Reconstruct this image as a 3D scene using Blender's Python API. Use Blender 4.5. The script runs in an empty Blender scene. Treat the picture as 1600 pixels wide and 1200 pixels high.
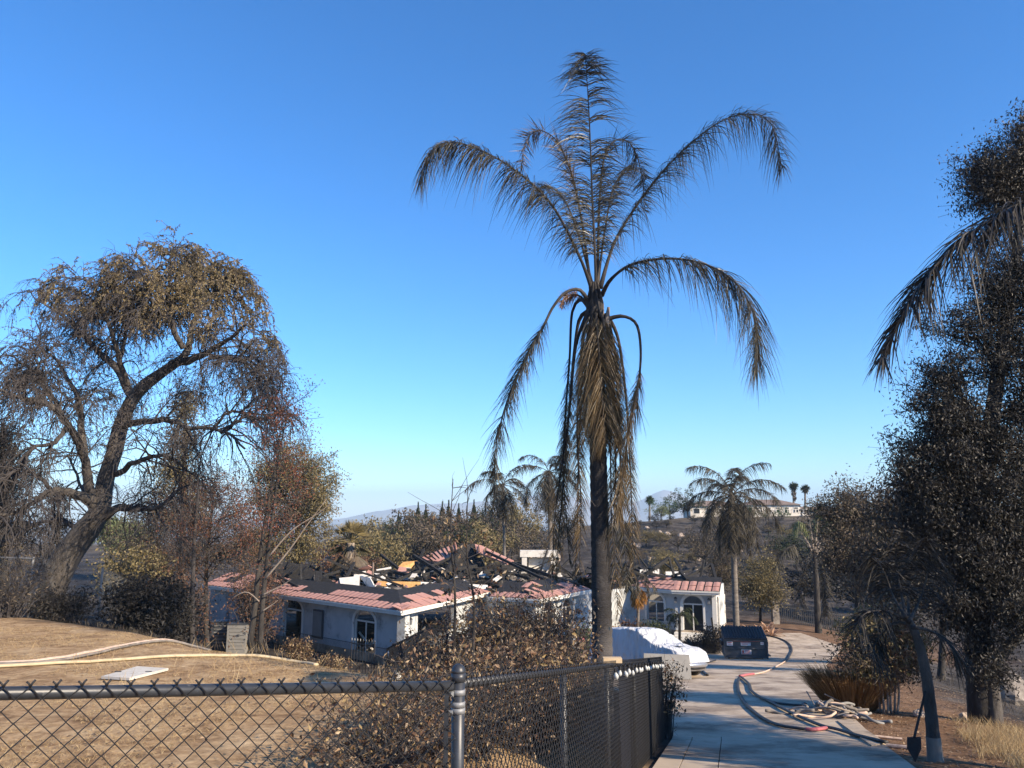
import bpy, math, random
import numpy as np
from mathutils import Vector, Matrix
sc = bpy.context.scene
R = math.radians
rng = np.random.default_rng(7)
random.seed(7)

# ---------------------------------------------------------------- camera, sky, sun, exposure
PITCH = R(9.4); FPX = 1208.0            # focal length in photo pixels (1600 wide)
cam_d = bpy.data.cameras.new('camera'); cam = bpy.data.objects.new('camera', cam_d)
sc.collection.objects.link(cam)
cam_d.sensor_width = 36.0; cam_d.lens = 36.0*FPX/1600.0
cam_d.clip_start = 0.05; cam_d.clip_end = 40000
cam.location = (0, 0, 0); cam.rotation_euler = (math.pi/2+PITCH, 0, 0)
sc.camera = cam
SUN_EL = R(29); SUN_AZ = R(126.0)       # azimuth clockwise from +Y (the view direction)
w = bpy.data.worlds.new('World'); sc.world = w; w.use_nodes = True
nt = w.node_tree; bg = nt.nodes['Background']
sky = nt.nodes.new('ShaderNodeTexSky'); sky.sky_type = 'NISHITA'; sky.sun_disc = False
sky.sun_elevation = SUN_EL; sky.sun_rotation = SUN_AZ
sky.altitude = 300; sky.air_density = 1.0; sky.dust_density = 0.1; sky.ozone_density = 8.0
hs = nt.nodes.new('ShaderNodeHueSaturation'); hs.inputs['Saturation'].default_value = 1.13
nt.links.new(sky.outputs[0], hs.inputs['Color']); nt.links.new(hs.outputs[0], bg.inputs[0]); bg.inputs[1].default_value = 0.124
sl = bpy.data.lights.new('sun', 'SUN'); sl.energy = 5.0; sl.angle = R(0.5); sl.color = (1.0, 0.84, 0.64)
sun = bpy.data.objects.new('sun', sl); sc.collection.objects.link(sun)
sdir = Vector((math.sin(SUN_AZ)*math.cos(SUN_EL), math.cos(SUN_AZ)*math.cos(SUN_EL), math.sin(SUN_EL)))
sun.rotation_euler = sdir.to_track_quat('Z', 'Y').to_euler()
sun.location = (30, -20, 40)
sc.view_settings.view_transform = 'Standard'; sc.view_settings.look = 'None'
sc.view_settings.gamma = 1.0; sc.view_settings.exposure = 1.03
sc.cycles.max_bounces = 5; sc.cycles.diffuse_bounces = 3; sc.cycles.glossy_bounces = 2
sc.cycles.transparent_max_bounces = 8; sc.cycles.volume_bounces = 0

# ---------------------------------------------------------------- pixel <-> place
CP, SP = math.cos(PITCH), math.sin(PITCH)
def ray(px, py):
    u = (px-800)/FPX; v = (600-py)/FPX
    return np.array([u, CP-v*SP, SP+v*CP])
def at(px, py, Y):
    d = ray(px, py); return d*(Y/d[1])
def mpp(Y): return Y/FPX               # metres per photo pixel, roughly, at depth Y
def sstep(a, b, x):
    t = np.clip((np.asarray(x, float)-a)/(b-a), 0, 1); return t*t*(3-2*t)
def softplus(x, w): 
    x = np.asarray(x, float)/w
    return w*np.where(x > 20, x, np.log1p(np.exp(np.minimum(x, 20))))
_P = np.random.default_rng(3).random((256, 256))
def vnoise(x, y):
    xi = np.floor(x).astype(int); yi = np.floor(y).astype(int); fx = x-xi; fy = y-yi
    fx = fx*fx*(3-2*fx); fy = fy*fy*(3-2*fy)
    g = lambda a, b: _P[a % 256, b % 256]
    return (g(xi, yi)*(1-fx)+g(xi+1, yi)*fx)*(1-fy)+(g(xi, yi+1)*(1-fx)+g(xi+1, yi+1)*fx)*fy
def fbm(x, y, o=4):
    s = 0; a = .5
    for i in range(o): s = s+a*(vnoise(x*2**i+17*i, y*2**i+5*i)-.5); a *= .5
    return s
DY = [-40, 0, 3.4, 13, 42, 48, 52, 57, 75]; DZ = [-1.2, -1.62, -1.94, -3.56, -7.56, -8.25, -8.45, -8.5, -9.0]
LY = [-40, 3.4, 13, 17, 20, 23, 28, 36, 42, 46, 50, 57]; LX = [-12.0, -.10, 2.52, 3.2, 3.4, 2.6, 1.5, 2.5, 5, 9, 14.5, 17]
RY = [-40, 0, 9.8, 18.9, 36, 44, 51, 57]; RX = [-8.0, 1.9, 4.8, 7.56, 14, 17.6, 20.9, 20.5]
zd = lambda y: np.interp(y, DY, DZ)
XL = lambda y: np.interp(y, LY, LX)
XR = lambda y: np.interp(y, RY, RX)
def masks(x, y):
    d = (x+2)*.65+(y-12.4)*.76
    tl = sstep(0, 1, (x-(XL(y)-3.0))/2.7)
    return d, tl
def height(x, y):
    x = np.asarray(x, float); y = np.asarray(y, float)
    d, tl = masks(x, y)
    base = np.interp(y, [-50, 50, 60, 75, 110], [-8.5, -8.5, -8.6, -9.0, -9.3])
    zl = np.interp(y, [-60, 0, 40], [-1.2, -1.68, -4.0])+.10*fbm(x*.35, y*.35)
    lw = sstep(-.36, -.50, x/np.maximum(y, 1.0))
    plat = np.interp(y, [0, 24, 40, 75, 140], [-1.68, -3.1, -3.9, -4.9, -8])-.45*sstep(0, 3, d)
    lawn = zl-.46*softplus(d-.4, .5)
    lawn = np.maximum(lawn, base)
    left = lawn*(1-lw)+plat*lw*sstep(-2, 2, d)+zl*lw*(1-sstep(-2, 2, d))
    dx = x-XR(y)
    right = zd(y)-.03*np.clip(dx, 0, 2.5)-.24*softplus(dx-2.8, .6)+.12*fbm(x*.6, y*.6)*sstep(.2, 1, dx)
    right = np.maximum(right, np.minimum(base, -7.5)-.8)
    z = np.where(x > XR(y), right, left*(1-tl)+zd(y)*tl)
    # far country: valley then hills
    u = x/np.maximum(y, 1.0)
    top = np.interp(u, [-1.2, -.5, -.2, 0, .12, .2, .45, 1.2], [-6, -7, -6.5, -5.0, -3.0, -1.2, -.2, 2.0])
    f = sstep(68, 165, y)
    far = z*(1-f)+top*f+.9*fbm(x*.06, y*.06)*sstep(60, 90, y)*4*.5
    far = far-np.interp(y, [175, 260, 700, 3000, 12000], [0, 14, 45, 70, 70])
    z = np.where(y > 60, far, z)
    rr = np.hypot(x, y)
    side = sstep(60, 400, rr)*(y <= 60)
    z = z-side*np.interp(rr, [60, 700, 3000], [0, 35, 60])
    return z+.05*fbm(x*1.3, y*1.3)*sstep(.1, .6, np.where(x > XR(y), dx, (XL(y)-x)))
def hz(x, y): return float(height(np.array([x]), np.array([y]))[0])
def gp(px, py, y0=1.5, y1=400):
    d = ray(px, py); Y = np.geomspace(y0, y1, 700); prev = y0
    for _ in range(3):
        P = d[None]*(Y/d[1])[:, None]; k = int(np.argmax(P[:, 2] < height(P[:, 0], P[:, 1])))
        if k == 0: k = len(Y)-1
        Y = np.linspace(Y[k-1], Y[k], 12)
    p = d*(Y[-1]/d[1]); p[2] = hz(p[0], p[1]); return p
def gl(px, py):
    """the lawn's plane carried on past its crest"""
    d = ray(px, py)/ray(px, py)[1]; Y = -1.68/(d[2]+.058); p = d*Y; p[2] = hz(p[0], p[1]); return p
def onground(px, Y):
    """point on the ground straight below pixel column px at depth Y"""
    x = (px-800)/FPX*Y
    for _ in range(6):
        z = hz(x, Y); x = (px-800)/FPX*(Y*CP+z*SP)
    return np.array([x, Y, hz(x, Y)])

# ---------------------------------------------------------------- mesh collecting
WL = {}
class MB:
    def __init__(s): s.V = []; s.F = []; s.n = 0
    def add(s, V, F):
        V = np.asarray(V, float).reshape(-1, 3)
        for f in (F if isinstance(F, list) else [F]):
            f = np.asarray(f, int)
            if len(f): s.F.append(f+s.n)
        s.V.append(V); s.n += len(V); return s
    def box(s, c, size, rot=None, taper=1.0):
        x, y, z = [k/2 for k in size]
        V = np.array([[-x,-y,-z],[x,-y,-z],[x,y,-z],[-x,y,-z],[-x*taper,-y*taper,z],[x*taper,-y*taper,z],[x*taper,y*taper,z],[-x*taper,y*taper,z]])
        if rot is not None: V = V@np.array(rot).T
        return s.add(V+np.asarray(c, float), np.array([[0,3,2,1],[4,5,6,7],[0,1,5,4],[1,2,6,5],[2,3,7,6],[3,0,4,7]]))
    def beam(s, a, b, wd, ht=None):
        a = np.asarray(a, float); b = np.asarray(b, float); d = b-a; L = np.linalg.norm(d); d = d/L
        up = np.array([0, 0, 1.]) if abs(d[2]) < .95 else np.array([1., 0, 0])
        sx = np.cross(d, up); sx /= np.linalg.norm(sx); u = np.cross(sx, d)
        return s.box((a+b)/2, (L, wd, ht or wd), np.stack([d, sx, u], 1))
    def prism(s, poly, off):
        """closed polygon of 3D points pushed along off"""
        P = np.asarray(poly, float); n = len(P); o = np.asarray(off, float)
        s.add(np.concatenate([P, P+o]), [np.arange(n)[None], (np.arange(n)[::-1]+n)[None],
              np.array([[i, (i+1) % n+0, (i+1) % n+n, i+n] for i in range(n)])[:, ::-1]])
        return s
    def tubes(s, P, r, n=4, cap=True):
        P = np.asarray(P, float)
        if P.ndim == 2: P = P[None]
        B, K, _ = P.shape
        r = np.broadcast_to(np.asarray(r, float), (B, K))
        T = np.gradient(P, axis=1); T /= np.linalg.norm(T, axis=2, keepdims=True)+1e-9
        m = np.abs(T.mean(1)); ref = np.zeros((B, 3)); ref[np.arange(B), m.argmin(1)] = 1
        ref = np.repeat(ref[:, None], K, 1)
        S = np.cross(T, ref); S /= np.linalg.norm(S, axis=2, keepdims=True)+1e-9
        U = np.cross(S, T)
        a = np.arange(n)*2*np.pi/n
        V = P[:, :, None]+r[:, :, None, None]*(np.cos(a)[:, None]*S[:, :, None]+np.sin(a)[:, None]*U[:, :, None])
        b, k, j = np.meshgrid(np.arange(B), np.arange(K-1), np.arange(n), indexing='ij')
        j2 = (j+1) % n; o = b*K*n
        F = np.stack([o+k*n+j, o+k*n+j2, o+(k+1)*n+j2, o+(k+1)*n+j], -1).reshape(-1, 4)
        Fs = [F]
        if cap:
            Fs.append((np.arange(B)[:, None]*K*n+np.arange(n)[::-1]))
            Fs.append((np.arange(B)[:, None]*K*n+(K-1)*n+np.arange(n)))
        return s.add(V.reshape(-1, 3), Fs)
    def leaves(s, C, D, N, L, W):
        """folded rhombic leaves: centres, axis directions, rough normals"""
        C = np.asarray(C, float); B = len(C)
        D = D/(np.linalg.norm(D, axis=1, keepdims=True)+1e-9)
        S = np.cross(D, N); S /= np.linalg.norm(S, axis=1, keepdims=True)+1e-9
        U = np.cross(S, D)
        L = np.broadcast_to(L, (B,))[:, None]; W = np.broadcast_to(W, (B,))[:, None]
        V = np.stack([C-D*L*.5, C+S*W*.5+U*W*.22-D*L*.05, C+D*L*.5, C-S*W*.5+U*W*.22-D*L*.05], 1).reshape(-1, 3)
        return s.add(V, np.arange(4*B).reshape(-1, 4))
    def mesh(s, name, off=(0, 0, 0), smooth=False):
        me = bpy.data.meshes.new(name)
        V = np.concatenate(s.V)-np.asarray(off, float)
        me.vertices.add(len(V)); me.vertices.foreach_set('co', V.astype(np.float32).ravel())
        loops = np.concatenate([f.ravel() for f in s.F]); tot = np.concatenate([np.full(len(f), f.shape[1]) for f in s.F])
        st = np.concatenate([[0], np.cumsum(tot)[:-1]])
        me.loops.add(len(loops)); me.loops.foreach_set('vertex_index', loops.astype(np.int32))
        me.polygons.add(len(tot)); me.polygons.foreach_set('loop_start', st.astype(np.int32))
        me.polygons.foreach_set('loop_total', tot.astype(np.int32))
        me.polygons.foreach_set('use_smooth', np.full(len(tot), bool(smooth)))
        me.update(); return me
    def build(s, name, mat, parent=None, origin=None, smooth=False, kind=None):
        po = WL.get(parent.name, np.zeros(3)) if parent else np.zeros(3)
        o = po if origin is None else np.asarray(origin, float)
        me = s.mesh(name, o, smooth); me.materials.append(mat)
        ob = bpy.data.objects.new(name, me); sc.collection.objects.link(ob)
        ob.location = o-po
        if parent: ob.parent = parent
        WL[ob.name] = o
        if kind: ob['kind'] = kind
        return ob
def tag(o, label=None, cat=None, group=None, kind=None):
    for k, v in (('label', label), ('category', cat), ('group', group), ('kind', kind)):
        if v: o[k] = v
    return o
def thing(name, loc, label, cat, group=None):
    o = bpy.data.objects.new(name, None); sc.collection.objects.link(o); o.empty_display_size = .2
    o.location = loc; WL[o.name] = np.asarray(loc, float)
    return tag(o, label, cat, group)
def piece(name, me, parent, loc, rotz=0, rot=None, scale=None):
    ob = bpy.data.objects.new(name, me); sc.collection.objects.link(ob)
    ob.parent = parent
    ob.location = np.asarray(loc, float)-WL.get(parent.name, np.zeros(3))
    ob.rotation_euler = rot if rot is not None else (0, 0, rotz)
    if scale: ob.scale = scale
    return ob
def crom(P, n):
    P = np.asarray(P, float); m = len(P)
    seg = np.linalg.norm(np.diff(P, axis=0), axis=1); t = np.concatenate([[0], np.cumsum(seg)])
    q = np.linspace(0, t[-1], n); i = np.clip(np.searchsorted(t, q, side='right')-1, 0, m-2)
    f = ((q-t[i])/(seg[i]+1e-9))[:, None]
    p0 = P[np.maximum(i-1, 0)]; p1 = P[i]; p2 = P[i+1]; p3 = P[np.minimum(i+2, m-1)]
    return .5*((2*p1)+(-p0+p2)*f+(2*p0-5*p1+4*p2-p3)*f**2+(-p0+3*p1-3*p2+p3)*f**3)
def rot_z(a): return np.array([[math.cos(a), -math.sin(a), 0], [math.sin(a), math.cos(a), 0], [0, 0, 1]])
def unit(v): 
    v = np.asarray(v, float); return v/(np.linalg.norm(v, axis=-1, keepdims=True)+1e-9)

# ---------------------------------------------------------------- materials
def newmat(name, rough=.8):
    m = bpy.data.materials.new(name); m.use_nodes = True
    b = m.node_tree.nodes['Principled BSDF']; b.inputs['Roughness'].default_value = rough
    return m, m.node_tree, b
def ramp(t, fac, cols):
    n = t.nodes.new('ShaderNodeValToRGB'); el = n.color_ramp.elements
    while len(el) < len(cols): el.new(.5)
    for e, (p, c) in zip(el, cols): e.position = p; e.color = (*c, 1)
    if fac is not None: t.links.new(fac, n.inputs[0])
    return n
def noise(t, scale, detail=6, rough=.6, coord='Object', stretch=None, dist=0):
    tc = t.nodes.new('ShaderNodeTexCoord'); n = t.nodes.new('ShaderNodeTexNoise')
    n.inputs['Scale'].default_value = scale; n.inputs['Detail'].default_value = detail
    n.inputs['Roughness'].default_value = rough; n.inputs['Distortion'].default_value = dist
    src = tc.outputs[coord]
    if stretch:
        mp = t.nodes.new('ShaderNodeMapping'); mp.inputs['Scale'].default_value = stretch
        t.links.new(src, mp.inputs[0]); src = mp.outputs[0]
    t.links.new(src, n.inputs[0]); return n
def mixc(t, fac, a, b, mode='MIX'):
    m = t.nodes.new('ShaderNodeMix'); m.data_type = 'RGBA'; m.blend_type = mode
    for s, v in ((m.inputs['Factor'], fac), (m.inputs['A'], a), (m.inputs['B'], b)):
        if hasattr(v, 'links') or hasattr(v, 'is_linked'): t.links.new(v, s)
        elif isinstance(v, tuple): s.default_value = (*v, 1)
        else: s.default_value = v
    return m.outputs['Result']
def bump(t, b, h, strength=.4, dist=.02):
    n = t.nodes.new('ShaderNodeBump'); n.inputs['Strength'].default_value = strength
    n.inputs['Distance'].default_value = dist
    t.links.new(h, n.inputs['Height']); t.links.new(n.outputs[0], b.inputs['Normal'])
def grain(name, cols, scale=4, rough=.85, bs=.3, bd=.02, detail=8, stretch=None, metal=0, stain=None, coord='Object'):
    """colour ramp over noise, with fine relief; stain = (colour, scale, low, high)"""
    m, t, b = newmat(name, rough)
    n = noise(t, scale, detail, .65, coord, stretch)
    k = len(cols); r = ramp(t, n.outputs[0], [(.3+.4*i/max(k-1, 1), c) for i, c in enumerate(cols)])
    out = r.outputs[0]
    if stain:
        c, s2, lo, hi = stain
        n2 = noise(t, s2, 6, .7, coord); f = ramp(t, n2.outputs[0], [(lo, (0, 0, 0)), (hi, (1, 1, 1))])
        out = mixc(t, f.outputs[0], out, c)
    t.links.new(out, b.inputs['Base Color']); b.inputs['Metallic'].default_value = metal
    if bs:
        n3 = noise(t, scale*5, 6, .7, coord, stretch); bump(t, b, n3.outputs[0], bs, bd)
    return m
def leafmat(name, cols, trans=.25, rough=.6):
    m, t, b = newmat(name, rough)
    g = t.nodes.new('ShaderNodeNewGeometry'); k = len(cols)
    r = ramp(t, g.outputs['Random Per Island'], [(i/max(k-1, 1), c) for i, c in enumerate(cols)])
    t.links.new(r.outputs[0], b.inputs['Base Color'])
    b.inputs['Specular IOR Level'].default_value = .3
    tr = t.nodes.new('ShaderNodeBsdfTranslucent'); t.links.new(r.outputs[0], tr.inputs[0])
    mx = t.nodes.new('ShaderNodeMixShader'); mx.inputs[0].default_value = trans
    t.links.new(b.outputs[0], mx.inputs[1]); t.links.new(tr.outputs[0], mx.inputs[2])
    t.links.new(mx.outputs[0], t.nodes['Material Output'].inputs[0]); return m
M = {}
M['concrete'] = grain('concrete', [(.27,.205,.14),(.43,.345,.25),(.54,.445,.335)], .9, .8, .4, .006, detail=14, stain=((.12,.08,.05), .8, .47, .66))
M['slabwhite'] = grain('cover_slab', [(.45,.42,.36),(.62,.58,.50)], 5, .8, .3, .004, stain=((.2,.17,.13), 3, .6, .66))
M['stucco'] = grain('stucco', [(.38,.40,.40),(.50,.51,.50)], 1.2, .9, .35, .006, stain=((.06,.056,.052), .7, .52, .74))
M['trim'] = grain('white_trim', [(.60,.58,.53),(.70,.68,.63)], 2, .6, .05, stain=((.2,.18,.16), 2.0, .60, .75))
M['char'] = grain('charred_wood', [(.004,.004,.004),(.010,.009,.008),(.026,.023,.02)], 6, .8, .6, .02)
M['ash'] = grain('ash_rubble', [(.010,.009,.008),(.03,.026,.023),(.11,.10,.09),(.30,.28,.26)], 1.6, .95, .8, .05, stain=((.012,.011,.01), .5, .40, .62))
M['plaster'] = grain('burnt_plaster', [(.50,.47,.42),(.68,.65,.59)], 1.5, .9, .2, .01, stain=((.05,.045,.04), 1.1, .55, .68))
M['tile'] = grain('clay_tile', [(.34,.165,.13),(.40,.215,.175),(.45,.27,.225)], 1.1, .85, .2, .01, stain=((.09,.06,.05), 1.0, .58, .76))
M['osb'] = grain('strand_board', [(.34,.17,.05),(.55,.30,.10),(.62,.38,.15)], 9, .8, .3, .01)
M['blacksteel'] = grain('black_iron', [(.012,.012,.014),(.03,.03,.032)], 8, .5, .1)
M['railpaint'] = grain('fence_paint', [(.016,.019,.024),(.030,.033,.040)], 14, .42, .15, .002, stain=((.09,.09,.09), 22, .63, .70))
M['wire'] = grain('vinyl_wire', [(.004,.004,.005),(.009,.009,.011)], 20, .6, 0)
M['galv'] = grain('galvanised_steel', [(.16,.165,.17),(.26,.265,.27)], 20, .6, .1, metal=.4)
M['screen'] = grain('screen_fabric', [(.006,.010,.026),(.012,.017,.038)], 3, .9, .2, .01)
M['rubber'] = grain('black_hose', [(.015,.015,.016),(.035,.033,.032)], 10, .6, .1, stain=((.12,.11,.10), 6, .6, .75))
M['redhose'] = grain('red_hose', [(.32,.07,.08),(.42,.15,.15)], 6, .6, .1)
M['palehose'] = grain('pale_hose', [(.42,.30,.22),(.60,.46,.36)], 7, .8, .1, stain=((.16,.12,.09), 5, .58, .70))
M['yellowhose'] = grain('yellow_hose', [(.38,.30,.18),(.52,.43,.28)], 5, .8, .1)
M['greyhose'] = grain('sooty_hose', [(.08,.07,.06),(.26,.23,.20)], 4, .9, .1)
M['cover'] = grain('cover_fabric', [(.42,.44,.46),(.52,.535,.56)], .8, .75, .3, .02, stain=((.30,.28,.26), 1.2, .58, .75))
def m_cover():
    m = M['cover']; t = m.node_tree; b = t.nodes['Principled BSDF']
    tc = t.nodes.new('ShaderNodeTexCoord'); mp = t.nodes.new('ShaderNodeMapping'); mp.inputs['Rotation'].default_value = (.5, .35, .72); mp.inputs['Scale'].default_value = (2.0, 1.0, .45)
    n = t.nodes.new('ShaderNodeTexNoise'); n.inputs['Scale'].default_value = 1.5; n.inputs['Detail'].default_value = 3; n.inputs['Distortion'].default_value = 1.0
    t.links.new(tc.outputs['Object'], mp.inputs[0]); t.links.new(mp.outputs[0], n.inputs[0])
    bump(t, b, n.outputs[0], 1.0, .22)
m_cover()
M['carpaint'] = grain('silver_paint', [(.40,.41,.43),(.46,.47,.49)], 3, .3, 0, metal=.7)
M['glassdark'] = grain('dark_glass', [(.006,.006,.007),(.014,.014,.015)], 2, .35, 0)
M['bin'] = grain('bin_steel', [(.035,.040,.048),(.07,.074,.082)], 2.5, .55, .15, .005, stain=((.17,.16,.15), 3, .60, .75))
M['binlid'] = grain('bin_lid', [(.009,.010,.014),(.017,.019,.025)], 4, .45, .05)
M['sticker'] = grain('sticker_white', [(.55,.53,.52),(.66,.64,.62)], 9, .6, 0)
M['stickerred'] = grain('sticker_red', [(.45,.06,.05),(.55,.12,.10)], 9, .6, 0)
M['bulb'] = grain('bulb_glass', [(.34,.35,.34),(.46,.47,.45)], 9, .3, 0)
M['panel'] = grain('grey_panel', [(.17,.165,.155),(.22,.215,.205)], 2, .8, .15, .004)
M['barkgrey'] = grain('grey_bark', [(.028,.024,.021),(.075,.065,.057),(.13,.115,.10)], 5, .95, .9, .05, stretch=(1, 1, .35))
M['barkburnt'] = grain('burnt_bark', [(.010,.009,.009),(.030,.026,.023),(.08,.07,.06)], 5, .95, .8, .03, stretch=(1, 1, .3))
M['barkpale'] = grain('pale_bark', [(.16,.125,.10),(.30,.25,.20)], 5, .9, .6, .02, stretch=(1, 1, .3))
M['twig'] = grain('twig_bark', [(.026,.023,.023),(.066,.058,.055)], 8, .95, 0)
M['twigtan'] = grain('dry_twig', [(.16,.105,.06),(.30,.21,.13)], 8, .95, 0)
M['boulder'] = grain('boulder', [(.10,.085,.07),(.22,.19,.165),(.30,.27,.23)], 2, .95, .8, .05)
M['rockpale'] = grain('pale_rock', [(.32,.25,.20),(.50,.41,.33)], 2, .95, .8, .05)
M['mount'] = grain('mountain_rock', [(.22,.21,.19),(.32,.30,.26)], .0012, .95, 0)
M['roofbrown'] = grain('brown_roof', [(.13,.095,.078),(.21,.155,.125)], .6, .9, .1)
M['farwall'] = grain('far_wall', [(.52,.48,.42),(.62,.58,.52)], .5, .9, .1)
M['cardboard'] = grain('timber_offcut', [(.42,.30,.17),(.55,.42,.26)], 6, .9, .1)
L_ = leafmat
M['l_pepper'] = L_('pepper_leaf', [(.08,.06,.035),(.22,.165,.085),(.18,.15,.065),(.33,.25,.135),(.06,.047,.034)], .25)
M['l_pepperdark'] = L_('scorched_pepper_leaf', [(.020,.017,.018),(.06,.048,.043),(.11,.09,.075)], .2)
M['l_euc'] = L_('scorched_gum_leaf', [(.010,.009,.008),(.024,.021,.018),(.042,.037,.031),(.085,.076,.064),(.016,.018,.010)], .10, .5)
M['l_gold'] = L_('olive_leaf', [(.0720,.0560,.0224),(.1600,.1240,.0480),(.2240,.1760,.0800),(.2880,.2320,.1200),(.0880,.0800,.0280)], .25)
M['l_brown'] = L_('rust_leaf', [(.0595,.0298,.0170),(.1360,.0638,.0340),(.1785,.0935,.0510),(.0935,.0680,.0425)], .2)
M['l_red'] = L_('red_brown_leaf', [(.09,.03,.018),(.20,.07,.04),(.15,.075,.045)], .2)
M['l_hedge'] = L_('dry_hedge_leaf', [(.030,.018,.013),(.075,.040,.024),(.17,.095,.052),(.05,.028,.018),(.45,.34,.21),(.085,.048,.028),(.28,.20,.09),(.045,.026,.017),(.36,.24,.14)], .2, .5)
M['l_grey'] = L_('grey_brown_leaf', [(.0400,.0304,.0224),(.0960,.0736,.0520),(.1520,.1160,.0800),(.0680,.0624,.0336)], .2)
M['l_black'] = L_('burnt_leaf', [(.008,.008,.008),(.022,.020,.018),(.04,.035,.028)], .1)
M['l_green'] = L_('green_leaf', [(.030,.055,.014),(.06,.10,.028),(.09,.13,.045)], .25)
M['l_palegreen'] = L_('pale_green_leaf', [(.10,.13,.045),(.17,.19,.08),(.24,.24,.13)], .25)
M['l_darkgreen'] = L_('dark_green_leaf', [(.016,.026,.010),(.036,.05,.019),(.06,.068,.03)], .2)
M['l_palm'] = L_('dry_palm_leaflet', [(.016,.014,.010),(.034,.030,.018),(.070,.060,.034),(.018,.016,.012),(.12,.105,.066),(.026,.023,.015)], .12, .38)
M['l_palmtan'] = L_('tan_palm_leaflet', [(.050,.033,.015),(.11,.072,.032),(.19,.13,.062),(.035,.024,.013),(.27,.20,.11)], .18, .4)
M['l_palmback'] = L_('far_palm_leaflet', [(.022,.019,.014),(.055,.046,.030),(.10,.083,.054),(.03,.026,.018)], .15)
M['l_straw'] = L_('straw', [(.30,.20,.09),(.45,.32,.16),(.56,.43,.24),(.22,.14,.07)], .3)
M['l_litter'] = L_('leaf_litter', [(.08,.05,.03),(.20,.13,.08),(.33,.24,.15),(.05,.035,.025)], .1)
M['l_orange'] = L_('orange_frond', [(.30,.13,.02),(.40,.20,.04),(.22,.10,.03)], .25)
M['l_agave'] = L_('dry_agave_leaf', [(.20,.10,.06),(.36,.21,.13),(.45,.29,.19),(.12,.06,.04)], .15)
def m_palmtrunk():
    m, t, b = newmat('palm_bark', .95)
    n = noise(t, 3, 8, .7, 'Object', (1, 1, .6)); n2 = noise(t, 14, 6, .7, 'Object', (1, 1, 3))
    c = ramp(t, n.outputs[0], [(.3, (.010,.009,.009)), (.55, (.028,.025,.025)), (.75, (.075,.068,.062))])
    tc = t.nodes.new('ShaderNodeTexCoord'); sp = t.nodes.new('ShaderNodeSeparateXYZ'); t.links.new(tc.outputs['Object'], sp.inputs[0])
    ad = t.nodes.new('ShaderNodeMath'); ad.operation = 'MULTIPLY_ADD'; ad.inputs[1].default_value = .9; t.links.new(n.outputs[0], ad.inputs[0]); t.links.new(sp.outputs[2], ad.inputs[2])
    mr = t.nodes.new('ShaderNodeMapRange'); mr.inputs[1].default_value = 1.7; mr.inputs[2].default_value = 2.6; mr.inputs[3].default_value = 1; mr.inputs[4].default_value = 0
    t.links.new(ad.outputs[0], mr.inputs[0])
    t.links.new(mixc(t, mr.outputs[0], c.outputs[0], (.11,.10,.095)), b.inputs['Base Color']); bump(t, b, n2.outputs[0], .8, .03); return m
M['palmtrunk'] = m_palmtrunk()
M['palmtrunkgrey'] = grain('grey_palm_bark', [(.07,.058,.05),(.15,.13,.11),(.20,.175,.15)], 3, .95, .7, .03, stretch=(1, 1, 4))
def m_ground():
    m, t, b = newmat('ground_soil', .95)
    at_ = t.nodes.new('ShaderNodeVertexColor'); at_.layer_name = 'zone'
    sp = t.nodes.new('ShaderNodeSeparateColor'); t.links.new(at_.outputs[0], sp.inputs[0])
    nb = noise(t, .35, 10, .7); nf = noise(t, 7, 8, .75); nm = noise(t, 1.4, 8, .7, dist=.6)
    burnt = ramp(t, nb.outputs[0], [(.32, (.018,.016,.015)), (.5, (.042,.037,.034)), (.66, (.10,.088,.078))])
    ashy = ramp(t, nm.outputs[0], [(.55, (0,0,0)), (.75, (1,1,1))])
    burnt_c = mixc(t, ashy.outputs[0], burnt.outputs[0], (.19,.17,.15))
    lawn = ramp(t, nm.outputs[0], [(.25, (.13,.08,.042)), (.38, (.29,.185,.10)), (.50, (.44,.30,.165)), (.68, (.57,.42,.25))])
    spk = ramp(t, nf.outputs[0], [(.35, (.52,.48,.45)), (.58, (1,1,1))])
    lawn_c = mixc(t, 1.0, lawn.outputs[0], spk.outputs[0], 'MULTIPLY')
    dirt = ramp(t, nm.outputs[0], [(.3, (.13,.075,.042)), (.55, (.24,.145,.085)), (.75, (.34,.22,.14))])
    dirt_c = mixc(t, 1.0, dirt.outputs[0], spk.outputs[0], 'MULTIPLY')
    dry = ramp(t, nb.outputs[0], [(.35, (.10,.078,.052)), (.6, (.20,.155,.10))])
    c = mixc(t, sp.outputs[2], burnt_c, dry.outputs[0])
    c = mixc(t, sp.outputs[0], c, lawn_c); c = mixc(t, sp.outputs[1], c, dirt_c)
    t.links.new(c, b.inputs['Base Color']); b.inputs['Specular IOR Level'].default_value = .1
    bump(t, b, nf.outputs[0], .9, .05); return m
M['ground'] = m_ground()
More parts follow.
